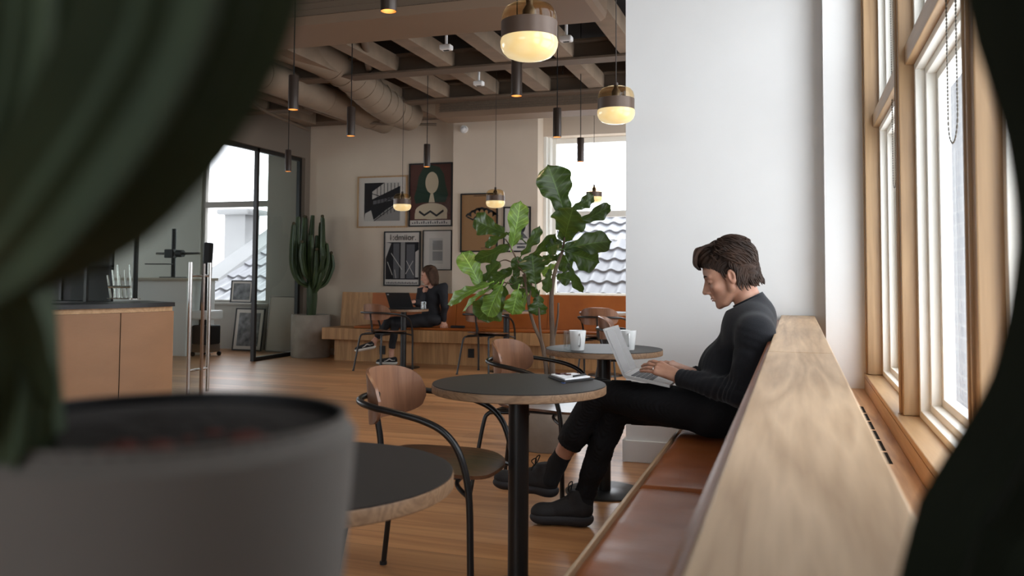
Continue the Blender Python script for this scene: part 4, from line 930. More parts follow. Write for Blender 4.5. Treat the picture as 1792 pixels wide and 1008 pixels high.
# ---------------------------------------------------------------- the man
MY = 3.66
man = thing('person', 'person in a black high-collared sweater and dark trousers typing on a lap laptop, legs crossed', 'person', (-0.30, MY, 0.46))
hipL, hipR = V3(-0.30, 3.585, 0.565), V3(-0.30, 3.745, 0.56)
kneeR = J(1078, 712, 3.74); ankR = J(1022, 868, 3.80); kneeL = J(1048, 690, 3.70); ankL = J(975, 812, 3.80)
shL, shR = J(1322, 583, 3.475), J(1320, 580, 3.85)
elL = J(1296, 688, 3.44); elR = J(1290, 690, 3.93)
wrL = J(1192, 661, 3.565); wrR = J(1216, 655, 3.74)
neck = J(1311, 524, MY); hd = J(1277, 484, MY); pel = V3(-0.27, MY, 0.575); belly = V3(-0.262, MY, 0.72); chest = V3(-0.205, MY, 0.88); upch = V3(-0.165, MY, 0.965)
Fd = V3(-0.940, -0.03, -0.342); Ud = V3(-0.342, 0, 0.940)
S = Sculpt()
P, HR, Sd = head_prims(S, hd, Fd, Ud, 1.0)
S.cone(upch+V3(0, 0, 0.0), P(-0.032, 0, -0.035), 0.056, 0.053, 0.015)
S.ell(upch-V3(-0.01, 0, 0.03), (0.055, 0.15, 0.07), None, 0.03); S.ell(chest+V3(0.02, 0, 0), (0.078, 0.152, 0.13), None, 0.03); S.ell(belly, (0.088, 0.14, 0.13), None, 0.04); S.ell(pel+V3(0, 0, 0.02), (0.11, 0.15, 0.095), None, 0.04)
for a, b, c, wq in ((shL, elL, wrL, 0), (shR, elR, wrR, 0)):
    S.cone(upch-V3(0, 0, 0.02), a, 0.055, 0.052, 0.03); S.cone(a, b, 0.046, 0.038, 0.015); S.cone(b, c, 0.038, 0.025, 0.012)
for h_, k_, a_ in ((hipL, kneeL, ankL), (hipR, kneeR, ankR)):
    S.cone(h_, k_, 0.078, 0.052, 0.03); m_ = k_*0.62+a_*0.38; S.cone(k_, m_, 0.050, 0.052, 0.015); S.cone(m_, a_, 0.052, 0.036, 0.015)
footL = J(880, 852, 3.84); footR = J(945, 905, 3.76)
S.cone(ankL, ankL+V3(-0.03, 0, -0.07), 0.034, 0.036, 0.02); S.cone(ankR, ankR+V3(0.0, 0, -0.06), 0.034, 0.034, 0.02)
# hands over the keyboard
kL = J(1149, 643, 3.585); kR = J(1172, 637, 3.735)
tipsL, thL = hand(S, wrL+(kL-wrL)*0.12, kL, (-0.15, 0.60, -0.78), (0, 0.78, 0.60), curl=(0.42, 0.38, 0.36, 0.20), spread=0.10, L=0.086)
tipsR, thR = hand(S, wrR+(kR-wrR)*0.15, kR, (-0.2, 0.15, -0.95), (0, -0.95, -0.1), curl=(0.36, 0.40, 0.42, 0.40), spread=0.10, L=0.084)
S.build('body', M_skin, man, h=0.0031)
# face details
for s_ in (-1, 1):
    B = MB(); B.tube([Vector(P(0.0965, s_*0.012, 0.027)), Vector(P(0.0945, s_*0.028, 0.033)), Vector(P(0.082, s_*0.048, 0.028))], [0.0035, 0.0042, 0.002], n=8, smooth=4); B.build('eyebrow', M_hair, man, smooth=True)
    B = MB(); B.tube([Vector(P(0.0865, s_*0.019, 0.001)), Vector(P(0.0893, s_*0.031, -0.002)), Vector(P(0.0835, s_*0.044, 0.0015))], [0.0012, 0.0017, 0.001], n=6, smooth=4); B.build('eyelashes', M_hair, man, smooth=True)
M_lip = mat('lip', rgb(170, 104, 90), 0.45)
B = MB(); B.tube([Vector(P(0.0935, -0.017, -0.0635)), Vector(P(0.1020, 0, -0.0625)), Vector(P(0.0935, 0.017, -0.0635))], [0.001, 0.0034, 0.001], n=8, smooth=4); B.tube([Vector(P(0.091, -0.015, -0.0700)), Vector(P(0.0990, 0, -0.0712)), Vector(P(0.091, 0.015, -0.0700))], [0.001, 0.004, 0.001], n=8, smooth=4); B.build('lips', M_lip, man, smooth=True)
# ring
rk = Vector(kL)*0.62+Vector(tipsL[3])*0.38
# hair: a sculpted cap with swept-back locks
HS = Sculpt()
HS.ell(P(-0.022, 0, 0.066), V3(0.103, 0.084, 0.092), HR, 0.03); HS.ell(P(0.044, 0, 0.100), V3(0.064, 0.064, 0.044), HR, 0.03); HS.ell(P(-0.045, 0, 0.11), V3(0.06, 0.06, 0.05), HR, 0.03); HS.ell(P(-0.068, 0, 0.02), V3(0.052, 0.074, 0.080), HR, 0.03)
HS.ell(P(-0.078, 0, -0.035), V3(0.030, 0.055, 0.040), HR, 0.03)
HS.ell(P(0.105, 0, -0.022), V3(0.080, 0.2, 0.092), HR, 0.012, sub=True)
for s_ in (-1, 1): HS.ell(P(0.010, s_*0.10, -0.045), V3(0.052, 0.045, 0.058), HR, 0.010, sub=True)
def hdisp(X, Y, Z):
    a = (X-hd[0])*Fd[0]+(Z-hd[2])*Fd[2]; u = (X-hd[0])*Ud[0]+(Z-hd[2])*Ud[2]; y = (Y-hd[1])
    return np.clip((0.02-a)/0.03, 0, 1)*0.0022*np.sin(95*u+38*a+3*np.sin(40*a+60*y))*np.cos(70*y+25*a)+0.0022*np.sin(260*u+60*a+200*y)
hair = HS.build('hair', M_hair, man, h=0.0028, disp=hdisp)
B = MB(); rnd = random.Random(5)
def onhead(th, ph, lift):
    """point on the hair surface: th around (0 = front), ph elevation"""
    f_ = cos(th)*cos(ph); s_ = sin(th)*cos(ph); u_ = sin(ph); return P(-0.020+(0.108+lift)*f_, (0.088+lift)*s_, 0.062+(0.090+lift)*u_)
for k in range(900):
    th = rnd.uniform(-pi, pi); ph = rnd.uniform(-0.75, 1.45)
    if abs(th) < 1.15 and ph < 0.50: continue
    if abs(th) < 1.95 and ph < -0.02: continue
    if abs(th) < 2.2 and ph < -0.3: continue
    sgn = 1 if th > 0 else -1; pts = []; w0 = rnd.uniform(0.3, 0.6); wv0 = rnd.uniform(0, 6); am = rnd.uniform(0.02, 0.07); lf = rnd.uniform(0.002, 0.010)
    for j in range(8):
        t_ = j/7; side_ = abs(th) > 0.35
        th2 = th+sgn*w0*t_*(1.15 if side_ else 0.5)+am*sin(wv0+5*t_); ph2 = ph+(0.10*t_-0.55*t_*t_ if ph < 1.0 and abs(th) < 1.6 else -0.60*t_)+am*sin(wv0+1+5*t_)
        pts.append(Vector(onhead(th2, ph2, 0.001+lf*sin(pi*(0.15+0.75*t_))+(0.012 if (ph2 > 0.5 and abs(th2) > 1.2) else 0.0)*0.5)))
    B.tube(pts, [0.0018, 0.0034, 0.0038, 0.0036, 0.0032, 0.0026, 0.0016, 0.0004], n=5, smooth=2)
for k in range(110):                                      # quiff curling over the forehead
    s0 = rnd.uniform(-0.056, 0.056); f0 = rnd.uniform(0.0, 0.06); l = rnd.uniform(0.85, 1.1); e_ = rnd.uniform(-1, 1)
    pts = [Vector(P(f0-0.01, s0, 0.142-0.25*max(0, f0-0.02))), Vector(P(f0+0.022*l, s0*1.03, 0.148+0.004*e_)), Vector(P(f0*0.6+0.064*l, s0*1.06, 0.138+0.004*e_)), Vector(P(0.104+0.008*e_, s0*1.1, 0.112)), Vector(P(0.112+0.006*e_, s0*1.14+0.004*e_, 0.088)), Vector(P(0.104+0.004*e_, s0*1.15+0.008*e_, 0.072-0.008*rnd.random()))]
    B.tube(pts, [0.002, 0.004, 0.0046, 0.004, 0.0026, 0.0005], n=5, smooth=3)
for k in range(420):                                      # back and nape, swept down and curling out at the neck
    a = rnd.uniform(-1.25, 1.25); u0 = rnd.uniform(-0.01, 0.10); e_ = rnd.uniform(-1, 1); ln = rnd.uniform(0.055, 0.085); pts = []
    for j in range(7):
        t_ = j/6; u = u0-ln*t_; u = max(u, -0.074+0.004*e_)
        rad = 0.1245 if u > 0.02 else 0.1245-0.12*(0.02-u); rad += 0.006*sin(pi*t_)*rnd.random()+(0.010*t_ if u < -0.05 else 0)
        aa = a+0.12*e_*sin(4*t_+e_)+0.10*a*t_; pts.append(Vector(P(-rad*cos(aa)*0.99+(0.0), rad*0.68*sin(aa), u)))
    B.tube(pts, [0.0012, 0.0036, 0.0042, 0.0042, 0.0036, 0.0024, 0.0005], n=5, smooth=2)
for s_ in (-1, 1):                                        # hairline wisps from forehead to temple
    for k in range(60):
        q_ = rnd.random(); f_ = 0.094-0.072*q_; u_ = 0.078-0.052*q_**1.6; s0 = s_*(0.030+0.045*q_**0.5); e_ = rnd.uniform(-1, 1)
        B.tube([Vector(P(f_-0.002, s0, u_-0.010-0.004*e_)), Vector(P(f_-0.002, s0*1.04, u_+0.004)), Vector(P(f_-0.016, s0*1.08, u_+0.018+0.004*e_)), Vector(P(f_-0.040, s0*1.10, u_+0.026))], [0.0006, 0.0022, 0.0030, 0.0014], n=5, smooth=2)
for s_ in (-1, 1):                                        # sideburns
    for k in range(26):
        f_ = rnd.uniform(0.002, 0.026); u_ = rnd.uniform(0.0, 0.04)
        B.tube([Vector(P(f_, s_*0.0735, u_+0.02)), Vector(P(f_-0.003, s_*0.0715, u_)), Vector(P(f_-0.008, s_*0.0665, u_-0.02))], [0.002, 0.0022, 0.0004], n=5, smooth=2)
B.build('hair_locks', M_hair, hair, smooth=True)
# sweater
SW = Sculpt()
SW.ell(upch-V3(-0.008, 0, 0.035), (0.070, 0.165, 0.085), None, 0.035); SW.ell(chest+V3(0.008, 0, 0), (0.100, 0.172, 0.15), None, 0.045); SW.ell(belly+V3(-0.01, 0, 0), (0.118, 0.16, 0.14), None, 0.05); SW.ell(pel+V3(0, 0, 0.045), (0.125, 0.165, 0.085), None, 0.05)
SW.cone(upch+V3(0.004, 0, 0), neck+V3(0.002, 0, 0.004), 0.070, 0.060, 0.025)
for a, b, c in ((shL, elL, wrL), (shR, elR, wrR)):
    SW.cone(upch-V3(0, 0, 0.01), a, 0.072, 0.072, 0.04); SW.cone(a, b, 0.066, 0.054, 0.03); SW.cone(b, c+(c-b)*0.02, 0.055, 0.037, 0.02)
nk = (hd-neck); SW.cut(neck+V3(-0.004, 0, 0.018), V3(-0.50, 0, 0.87)) if False else None
def sdisp(X, Y, Z):
    out = 0
    for a, b, amp, fq in ((shL, elL, 0.004, 11), (elL, wrL, 0.0048, 17), (shR, elR, 0.004, 11), (elR, wrR, 0.0045, 15)):
        ab = b-a; L_ = np.linalg.norm(ab); n = ab/L_; t_ = (X-a[0])*n[0]+(Y-a[1])*n[1]+(Z-a[2])*n[2]
        dx, dy, dz = X-a[0]-n[0]*t_, Y-a[1]-n[1]*t_, Z-a[2]-n[2]*t_; r2 = dx*dx+dy*dy+dz*dz
        w_ = np.exp(-r2/0.0055)*((t_ > -0.03) & (t_ < L_+0.05)); out = out+w_*amp*np.sin(fq*2*pi*t_/0.42+16*dz+8*dy+2.2*np.sin(31*t_+9*dy)+1.5*np.sin(40*dz))*(0.55+0.45*np.sin(23*t_+30*dz))*(0.5+0.5*np.exp(-((t_-(L_ if amp < 0.0042 else 0.03))/0.12)**2))
    return out+0.0025*np.sin(34*Z+22*X+6*np.sin(20*Y))*np.exp(-((Z-0.72)/0.14)**2)
SW2 = SW
F_, lo_ = SW.field(0.0045, sdisp)
def cutfield(F, lo, h, cuts):
    n = F.shape; ax = [lo[i]+h*np.arange(n[i]) for i in range(3)]
    for pt, nr, box in cuts:
        nr = np.array(nr, float)/np.linalg.norm(nr); d = (ax[0][:, None, None]-pt[0])*nr[0]+(ax[1][None, :, None]-pt[1])*nr[1]+(ax[2][None, None, :]-pt[2])*nr[2]
        m = np.ones(n, bool) if box is None else ((np.abs(ax[0][:, None, None]-box[0][0]) < box[1]) & (np.abs(ax[1][None, :, None]-box[0][1]) < box[1]) & (np.abs(ax[2][None, None, :]-box[0][2]) < box[1]))
        F[:] = np.where(m, np.maximum(F, d), F)
    return F
def field_obj(name, F, lo, h, m, parent):
    Vv, Q = mesh_field(F, lo, h); org = np.zeros(3); q = parent
    while q is not None: org += np.array(q.location); q = q.parent
    Vv = Vv-org; me = bpy.data.meshes.new(name); me.vertices.add(len(Vv)); me.vertices.foreach_set('co', Vv.astype(np.float32).ravel()); me.loops.add(len(Q)*4); me.loops.foreach_set('vertex_index', Q.astype(np.int32).ravel())
    me.polygons.add(len(Q)); me.polygons.foreach_set('loop_start', np.arange(0, len(Q)*4, 4, dtype=np.int32)); me.polygons.foreach_set('use_smooth', np.ones(len(Q), bool)); me.update(calc_edges=True); me.validate(); me.materials.append(m)
    o = bpy.data.objects.new(name, me); C.objects.link(o); o.parent = parent; return o
wl, wr = wrL-elL, wrR-elR
F_ = cutfield(F_, lo_, 0.0045, [(neck+V3(0.004, 0, 0.000), (-0.45, 0, 0.89), (neck+V3(0, 0, 0.05), 0.115)), (wrL+wl/np.linalg.norm(wl)*0.010, wl, (wrL, 0.07)), (wrR+wr/np.linalg.norm(wr)*0.010, wr, (wrR, 0.07))])
sw = field_obj('sweater', F_, lo_, 0.0045, M_sweat, man)
cn = np.array([-0.45, 0, 0.89]); cn /= np.linalg.norm(cn); c0_ = neck+V3(0.003, 0, -0.015)
B = MB(); e1 = Vector((0, 1, 0)); e2 = Vector(cn).cross(e1)
for (r0, r1, off) in ((0.0655, 0.0635, 0.0),):
    ring_ = []
    for k in range(49):
        a = 2*pi*k/48; ring_.append(a)
    rows = [(0.066, -0.016), (0.068, -0.004), (0.0675, 0.012), (0.066, 0.020), (0.0635, 0.020), (0.062, 0.004)]
    G = [[B.bm.verts.new(Vector(c0_)+(e1*cos(2*pi*k/48)+e2*sin(2*pi*k/48))*r+Vector(cn)*h) for k in range(48)] for r, h in rows]
    for i in range(len(G)-1):
        for k in range(48): B.bm.faces.new((G[i][k], G[i][(k+1) % 48], G[i+1][(k+1) % 48], G[i+1][k]))
B.build('collar', M_sweat, sw, smooth=True)
# trousers
TR = Sculpt()
TR.ell(pel+V3(0, 0, 0.02), (0.130, 0.172, 0.095), None, 0.04); TR.ell(pel+V3(-0.03, 0, -0.03), (0.13, 0.165, 0.075), None, 0.04)
mL = kneeL*0.45+ankL*0.55; mR = kneeR*0.35+ankR*0.65; eL = kneeL*0.30+ankL*0.70; eR = kneeR*0.02+ankR*0.98
TL = Sculpt(); TL.p = list(TR.p); TR.cone(hipR, kneeR, 0.098, 0.068, 0.03).cone(kneeR, mR, 0.066, 0.056, 0.02).cone(mR, eR, 0.056, 0.046, 0.01)
TL.cone(hipL, kneeL, 0.098, 0.068, 0.03).cone(kneeL, mL, 0.066, 0.064, 0.02).cone(mL, eL, 0.064, 0.060, 0.01)
# both legs share one grid: tiny anchors fix its extent
for q_ in (TR, TL):
    for c_ in ((-1.20, 3.40, 0.02), (-0.05, 4.00, 0.80)): q_.p.append(('e', V3(*c_), V3(0.001, 0.001, 0.001), np.eye(3), 0, 0.001, False))
def tdisp(X, Y, Z): return 0.004*np.sin(30*X+24*Z+5*np.sin(16*Y))*np.exp(-((X+0.72)/0.16)**2)+0.0035*np.sin(40*X-26*Z)*np.exp(-((X+0.38)/0.12)**2)+0.003*np.sin(55*Z+10*X)*np.exp(-((Z-0.2)/0.09)**2)
FR, lo_ = TR.field(0.005, tdisp); FL, lo_ = TL.field(0.005, tdisp)
FR = cutfield(FR, lo_, 0.005, [(eR, ankR-kneeR, (eR+(ankR-kneeR)*0.06, 0.10))]); FL = cutfield(FL, lo_, 0.005, [(eL, ankL-kneeL, (eL+(ankL-kneeL)*0.1, 0.12))])
F_ = np.minimum(FR, FL); F_ = np.maximum(F_, (0.457-(lo_[2]+0.005*np.arange(F_.shape[2])))[None, None, :]*((lo_[0]+0.005*np.arange(F_.shape[0])) > -0.49)[:, None, None]-1e-4).astype(np.float32)
field_obj('trousers', F_, lo_, 0.005, M_trou, man)
# socks and shoes
def sock(ank, knee, heel, f, nm):
    q = Sculpt(); d = (knee-ank)/np.linalg.norm(knee-ank); q.cone(ank+d*f, ank, 0.0425, 0.040, 0.01); q.cone(ank, heel, 0.041, 0.042, 0.02)
    F, lo = q.field(0.004); F = cutfield(F, lo, 0.004, [(ank+d*f*0.98, d, None)]); return field_obj(nm, F, lo, 0.004, M_sock, man)
skL = sock(ankL, kneeL, ankL+V3(-0.03, 0, -0.07), 0.065, 'sock'); skR = sock(ankR, kneeR, ankR+V3(0.0, 0, -0.06), 0.13, 'sock')
def shoe(heel, toe, up, side, nm, lace=True, sole_m=None, upper_m=None, sc=1.0, hs=1.0):
    """heel/toe: ends of the sole's underside"""
    heel, toe, up, side = [np.array(v, float) for v in (heel, toe, up, side)]; ax = toe-heel; L_ = np.linalg.norm(ax); ax /= L_; up = up-ax*(up@ax); up /= np.linalg.norm(up); side = np.cross(up, ax); R = np.stack([ax, side, up], 1)
    def Q(a, s, u): return heel+ax*a*L_+side*s+up*u*hs
    so = Sculpt(); so.ell(Q(.17, 0, .026), (0.055, 0.044, 0.028*hs), R, .02); so.ell(Q(.5, 0, .024), (0.09, 0.043, 0.024*hs), R, .03); so.ell(Q(.80, 0.003, .024), (0.062, 0.050, 0.024*hs), R, .02)
    F, lo = so.field(0.004); F = cutfield(F, lo, 0.004, [(Q(0, 0, 0.002), -up, None), (Q(0, 0, 0.036), up, None)]); sole = field_obj('sole', F, lo, 0.004, sole_m or M_shoe2, man)
    u_ = Sculpt(); u_.ell(Q(.15, 0, .06), (0.045, 0.038, 0.045*hs), R, .02); u_.cone(Q(.20, 0, .055), Q(.62, 0, .045), .040, .038, .02); u_.ell(Q(.80, .002, .040), (0.058, 0.046, 0.032*hs), R, .02); u_.cone(Q(.17, 0, .07), Q(.22, 0, .105*sc), .038, .042, .02); u_.cone(Q(.25, 0, .09), Q(.52, 0, .060), .032, .030, .02)
    F, lo = u_.field(0.004); F = cutfield(F, lo, 0.004, [(Q(0, 0, 0.034), -up, None), (Q(.2, 0, 0.122*sc), up+ax*0.15, None)]); o = field_obj(nm, F, lo, 0.004, upper_m or M_shoe, man)
    sole.parent = o; sole.name = 'sole'
    if lace:
        B = MB()
        for k in range(5):
            a = .38+.055*k; h_ = .104-.010*k
            B.tube([Vector(Q(a, -.027, h_-.014)), Vector(Q(a+.01, 0, h_)), Vector(Q(a, .027, h_-.014))], .0032, n=6, smooth=3)
        B.tube([Vector(Q(.36, 0, .105)), Vector(Q(.33, .02, .135)), Vector(Q(.38, .03, .125)), Vector(Q(.37, 0, .105))], .0026, n=6, smooth=4); B.tube([Vector(Q(.36, 0, .105)), Vector(Q(.33, -.02, .14)), Vector(Q(.40, -.03, .128)), Vector(Q(.37, 0, .105))], .0026, n=6, smooth=4)
        B.build('laces', M_sock, o, smooth=True)
    return o
hR = J(1036, 922, 3.80); hR[2] = 0.0; tR = J(930, 917, 3.76); tR[2] = 0.0
shoe(hR, tR, (0, 0, 1), (0, 1, 0), 'shoe', hs=1.35)
hL = J(978, 873, 3.80); tL = J(862, 852, 3.86); shoe(hL, tL, (0.1, 0.0, 1), (0, 1, 0), 'shoe', hs=1.25)
MB().box(-0.002, 0.002, -0.001, 0.001, -0.001, 0.001).bm.free()
# tiny white lettering band on the standing sock
B = MB(); aR = ankR+V3(-0.0, -0.041, 0.012)
for k, hh in enumerate((5, 8, 8, 5, 8, 5, 5, 8)):
    B.box(aR[0]-0.024+k*0.006, aR[0]-0.0205+k*0.006, aR[1]-0.0015, aR[1]+0.004, aR[2]-0.004-k*0.0007, aR[2]-0.004-k*0.0007+hh*0.001)
B.build('sock_lettering', mat('thread_white', rgb(150, 150, 150), 0.9), skR)
# ring on the hand
B = MB(); kk = tipsL[3]*0.15+kL*0.85+V3(0.0, -0.020, -0.004)
# ---------------------------------------------------------------- laptop on his lap
M_alu = mat('grey_aluminium', rgb(168, 166, 164), 0.35, metal=0.7)
M_key = mat('dark_keys', rgb(52, 52, 56), 0.5)
lt = thing('laptop', 'open grey laptop resting on the man\'s lap', 'laptop', (-0.68, 3.70, 0.70))
A_ = Vector(J(1093, 659, 3.56)); Bk = Vector(J(1172, 676, 3.56)); T_ = Vector(J(1057, 575, 3.56)); wv_ = Vector((0, 0.30, 0.0))
ub = (Bk-A_).normalized(); ut = (T_-A_).normalized(); Lb = (Bk-A_).length; Lt = min((T_-A_).length, 0.215)
nb = ub.cross(Vector((0, 1, 0))).normalized(); nb = -nb if nb.z < 0 else nb; nt_ = ut.cross(Vector((0, 1, 0))).normalized(); nt_ = -nt_ if nt_.x < 0 else nt_
def plate(o, u, v, n, th): return MB().poly([o, o+u, o+u+v, o+v], n*th)
plate(A_-nb*0.006, ub*Lb, wv_, nb, 0.012).build('base', M_alu, lt)
B = MB(); kb = A_+nb*0.006
for r in range(5):
    for c_ in range(12):
        o_ = kb+ub*(0.022+r*0.019)+Vector((0, 0.022+c_*0.0215, 0)); B.poly([o_, o_+ub*0.016, o_+ub*0.016+Vector((0, 0.018, 0)), o_+Vector((0, 0.018, 0))], nb*0.0012)
B.build('keyboard', M_key, lt)
plate(kb+ub*0.128+Vector((0, 0.095, 0)), ub*0.06, Vector((0, 0.11, 0)), nb, 0.0006).build('trackpad', mat('trackpad', rgb(140, 138, 137), 0.3), lt)
plate(A_-nt_*0.006, ut*Lt, wv_, nt_, 0.007).build('lid', M_alu, lt)
plate(A_+nt_*0.0012+ut*0.012+Vector((0, 0.006, 0)), ut*(Lt-0.022), Vector((0, 0.288, 0)), nt_, 0.001).build('screen', mat('glossy_screen', rgb(120, 118, 118), 0.08, spec=0.9), lt)
MB().cyl(A_+Vector((0, 0.02, 0)), A_+Vector((0, 0.28, 0)), 0.006, n=12).build('hinge', M_alu, lt)
tag(origin_to(MB().tube([Vector(kk)+Vector((0, 0.0104*cos(a), 0.0104*sin(a))) for a in [2*pi*i/20 for i in range(21)]], 0.0014, n=6).build('ring', M_steel, smooth=True), kk), 'thin silver ring on the man\'s near hand', 'ring')
# ---------------------------------------------------------------- the woman at the far bench
WY = 10.02
wo = thing('person', 'person with shoulder-length brown hair in a black V-neck top on the far bench', 'person', (-4.35, WY, 0.462))
M_top = mat('black_top', rgb(28, 28, 33), 0.85, noise=0.1, nscale=20); M_jean = mat('black_jeans', rgb(24, 24, 29), 0.8, noise=0.1, nscale=20)
M_whites = mat('white_rubber', rgb(214, 210, 202), 0.6)
wh = J(751, 483, WY-0.02); wF = V3(-0.80, -0.52, -0.22); wU = V3(-0.22, -0.05, 0.97)
S = Sculpt(); P, HR, Sd = head_prims(S, wh, wF, wU, 0.93)
wn = J(754, 501, WY); wch = J(756, 522, WY); wbe = J(755, 545, WY); wpe = V3(wbe[0]+0.02, WY, 0.555)
wsR = J(775, 503, WY-0.06); wsL = J(739, 505, WY-0.02); weR = J(778, 536, WY-0.06); wwR = J(776, 563, WY-0.02); weL = J(733, 532, WY-0.18); wwL = J(724, 528, WY-0.40)
S.cone(wch+V3(0, 0, 0.06), P(-0.03, 0, -0.03), 0.05, 0.045, 0.02); S.ell(wch, (0.11, 0.085, 0.12), None, 0.04); S.ell(wbe, (0.11, 0.09, 0.13), None, 0.04); S.ell(wpe+V3(0, 0, 0.02), (0.13, 0.12, 0.09), None, 0.04)
S.chain([wch+V3(0, 0, 0.06), wsR, weR, wwR], [0.045, 0.042, 0.033, 0.024], 0.015); S.chain([wch+V3(0, 0, 0.06), wsL, weL, wwL], [0.045, 0.042, 0.033, 0.024], 0.015)
k1 = J(680, 563, 9.70); a1 = J(654, 598, 9.62); k2 = J(692, 566, 9.72); a2 = J(685, 616, 9.76)
h1 = V3(wpe[0]-0.04, WY-0.08, 0.56); h2 = V3(wpe[0]-0.02, WY-0.05, 0.55)
for h_, k_, a_ in ((h1, k1, a1), (h2, k2, a2)): S.cone(h_, k_, 0.07, 0.046, 0.02); S.cone(k_, a_, 0.044, 0.030, 0.015)
S.cone(a1, a1+V3(0.0, 0, -0.05), 0.030, 0.032, 0.015); S.cone(a2, a2+V3(0.0, 0, -0.07), 0.030, 0.032, 0.015)
hand(S, wwR, wwR+V3(0.03, -0.03, -0.045), (-0.3, 0.3, -1), (-0.6, -0.6, 0), curl=0.15, spread=0.12, L=0.075, r=0.0085)
hand(S, wwL, wwL+V3(-0.05, -0.055, 0.0), (0, 0, -1), (0.7, -0.6, 0), curl=0.3, spread=0.08, L=0.075, r=0.0085)
S.build('body', M_skinw, wo, h=0.0048)
B = MB()
for s_ in (-1, 1): B.tube([Vector(P(0.0975, s_*0.012, 0.026)), Vector(P(0.0965, s_*0.028, 0.031)), Vector(P(0.083, s_*0.046, 0.027))], [0.003, 0.0035, 0.002], n=6, smooth=3)
B.build('eyebrows', M_hairw, wo, smooth=True)
B = MB(); B.tube([Vector(P(0.096, -0.016, -0.067)), Vector(P(0.104, 0, -0.067)), Vector(P(0.096, 0.016, -0.067))], [0.002, 0.006, 0.002], n=8, smooth=4); B.build('lips', M_lip, wo, smooth=True)
HS = Sculpt(); HS.ell(P(-0.02, 0, 0.05), V3(0.110, 0.088, 0.098)*0.93, HR, 0.03); HS.ell(P(-0.05, 0, -0.03), V3(0.070, 0.086, 0.10), HR, 0.03)
for s_ in (-1, 1): HS.cone(P(0.01, s_*0.070, 0.03), P(-0.01, s_*0.082, -0.115), 0.026, 0.024, 0.02)
HS.cone(P(-0.05, 0.03, -0.02), P(-0.06, 0.04, -0.13), 0.05, 0.035, 0.02); HS.cone(P(-0.05, -0.03, -0.02), P(-0.06, -0.04, -0.13), 0.05, 0.035, 0.02)
HS.ell(P(0.10, 0.0, -0.025), V3(0.085, 0.066, 0.095), HR, 0.01, sub=True)
def whd(X, Y, Z):
    a = (X-wh[0])*Sd[0]+(Y-wh[1])*Sd[1]; b = (X-wh[0])*wF[0]+(Y-wh[1])*wF[1]; return 0.0035*np.sin(150*a+90*b+2*np.sin(20*Z))
HS.build('hair', M_hairw, wo, h=0.0045, disp=whd)
TP = Sculpt(); TP.ell(wch, (0.130, 0.100, 0.13), None, 0.04); TP.ell(wbe, (0.122, 0.105, 0.13), None, 0.04); TP.ell(wbe-V3(0, 0, 0.08), (0.13, 0.12, 0.08), None, 0.04)
TP.chain([wch+V3(0, 0, 0.07), wsR, weR, wwR], [0.055, 0.060, 0.046, 0.033], 0.03); TP.chain([wch+V3(0, 0, 0.07), wsL, weL, wwL], [0.055, 0.060, 0.046, 0.033], 0.03)
TP.cone(wch+V3(0.01, 0.02, 0.05), wn+V3(0.02, 0.02, 0), 0.07, 0.055, 0.03)
TP.ell(wch+V3(-0.062, -0.080, 0.135), (0.042, 0.05, 0.070), None, 0.01, sub=True)
F_, lo_ = TP.field(0.006, lambda X, Y, Z: 0.003*np.sin(40*Z+30*X)); F_ = cutfield(F_, lo_, 0.006, [(wn+V3(0, 0, 0.012), (-0.2, -0.1, 1), None), (wwR-V3(0, 0, 0.0), wwR-weR, (wwR, 0.07)), (wwL, wwL-weL, (wwL, 0.07))])
field_obj('top', F_, lo_, 0.006, M_top, wo)
JN = Sculpt(); JN.ell(wpe+V3(0, -0.02, 0.01), (0.145, 0.14, 0.09), None, 0.04)
for h_, k_, a_, f_ in ((h1, k1, a1, 0.80), (h2, k2, a2, 0.86)): JN.cone(h_, k_, 0.085, 0.056, 0.03); JN.cone(k_, k_*(1-f_)+a_*f_, 0.055, 0.042, 0.015)
F_, lo_ = JN.field(0.006, lambda X, Y, Z: 0.003*np.sin(45*X+30*Z)); ct = []
for k_, a_, f_ in ((k1, a1, 0.80), (k2, a2, 0.86)): e = k_*(1-f_)+a_*f_; ct.append((e, a_-k_, (e, 0.08)))
F_ = cutfield(F_, lo_, 0.006, ct); field_obj('trousers', F_, lo_, 0.006, M_jean, wo)
def slip_on(heel, toe, up):
    man_ = globals()['man']; globals()['man'] = wo
    o = shoe(heel, toe, up, (0, 1, 0), 'shoe', lace=False, sole_m=M_whites, upper_m=M_shoe, sc=0.78)
    globals()['man'] = man_
    heel, toe, up = [np.array(v, float) for v in (heel, toe, up)]; ax = toe-heel; L_ = np.linalg.norm(ax); ax /= L_; up = up-ax*(up@ax); up /= np.linalg.norm(up); sd = np.cross(up, ax)
    if sd[1] > 0: sd = -sd
    pts = [Vector(heel+ax*a*L_+sd*s_+up*u) for a, s_, u in ((.06, .036, .062), (.20, .043, .060), (.33, .045, .074), (.46, .044, .056), (.60, .040, .045))]
    B = MB().tube(pts, [0.004, 0.006, 0.007, 0.006, 0.003], n=8, smooth=4); B.build('side_stripe', M_whites, o, smooth=True)
hh, tt = J(694, 638, 9.76), J(660, 637, 9.70); hh[2] = 0; tt[2] = 0; tt = hh+(tt-hh)/np.linalg.norm(tt-hh)*0.25; slip_on(hh, tt, (0, 0, 1))
hh, tt = J(657, 610, 9.62), J(621, 617, 9.56); tt = hh+(tt-hh)/np.linalg.norm(tt-hh)*0.25; slip_on(hh, tt, (0.1, 0, 1))
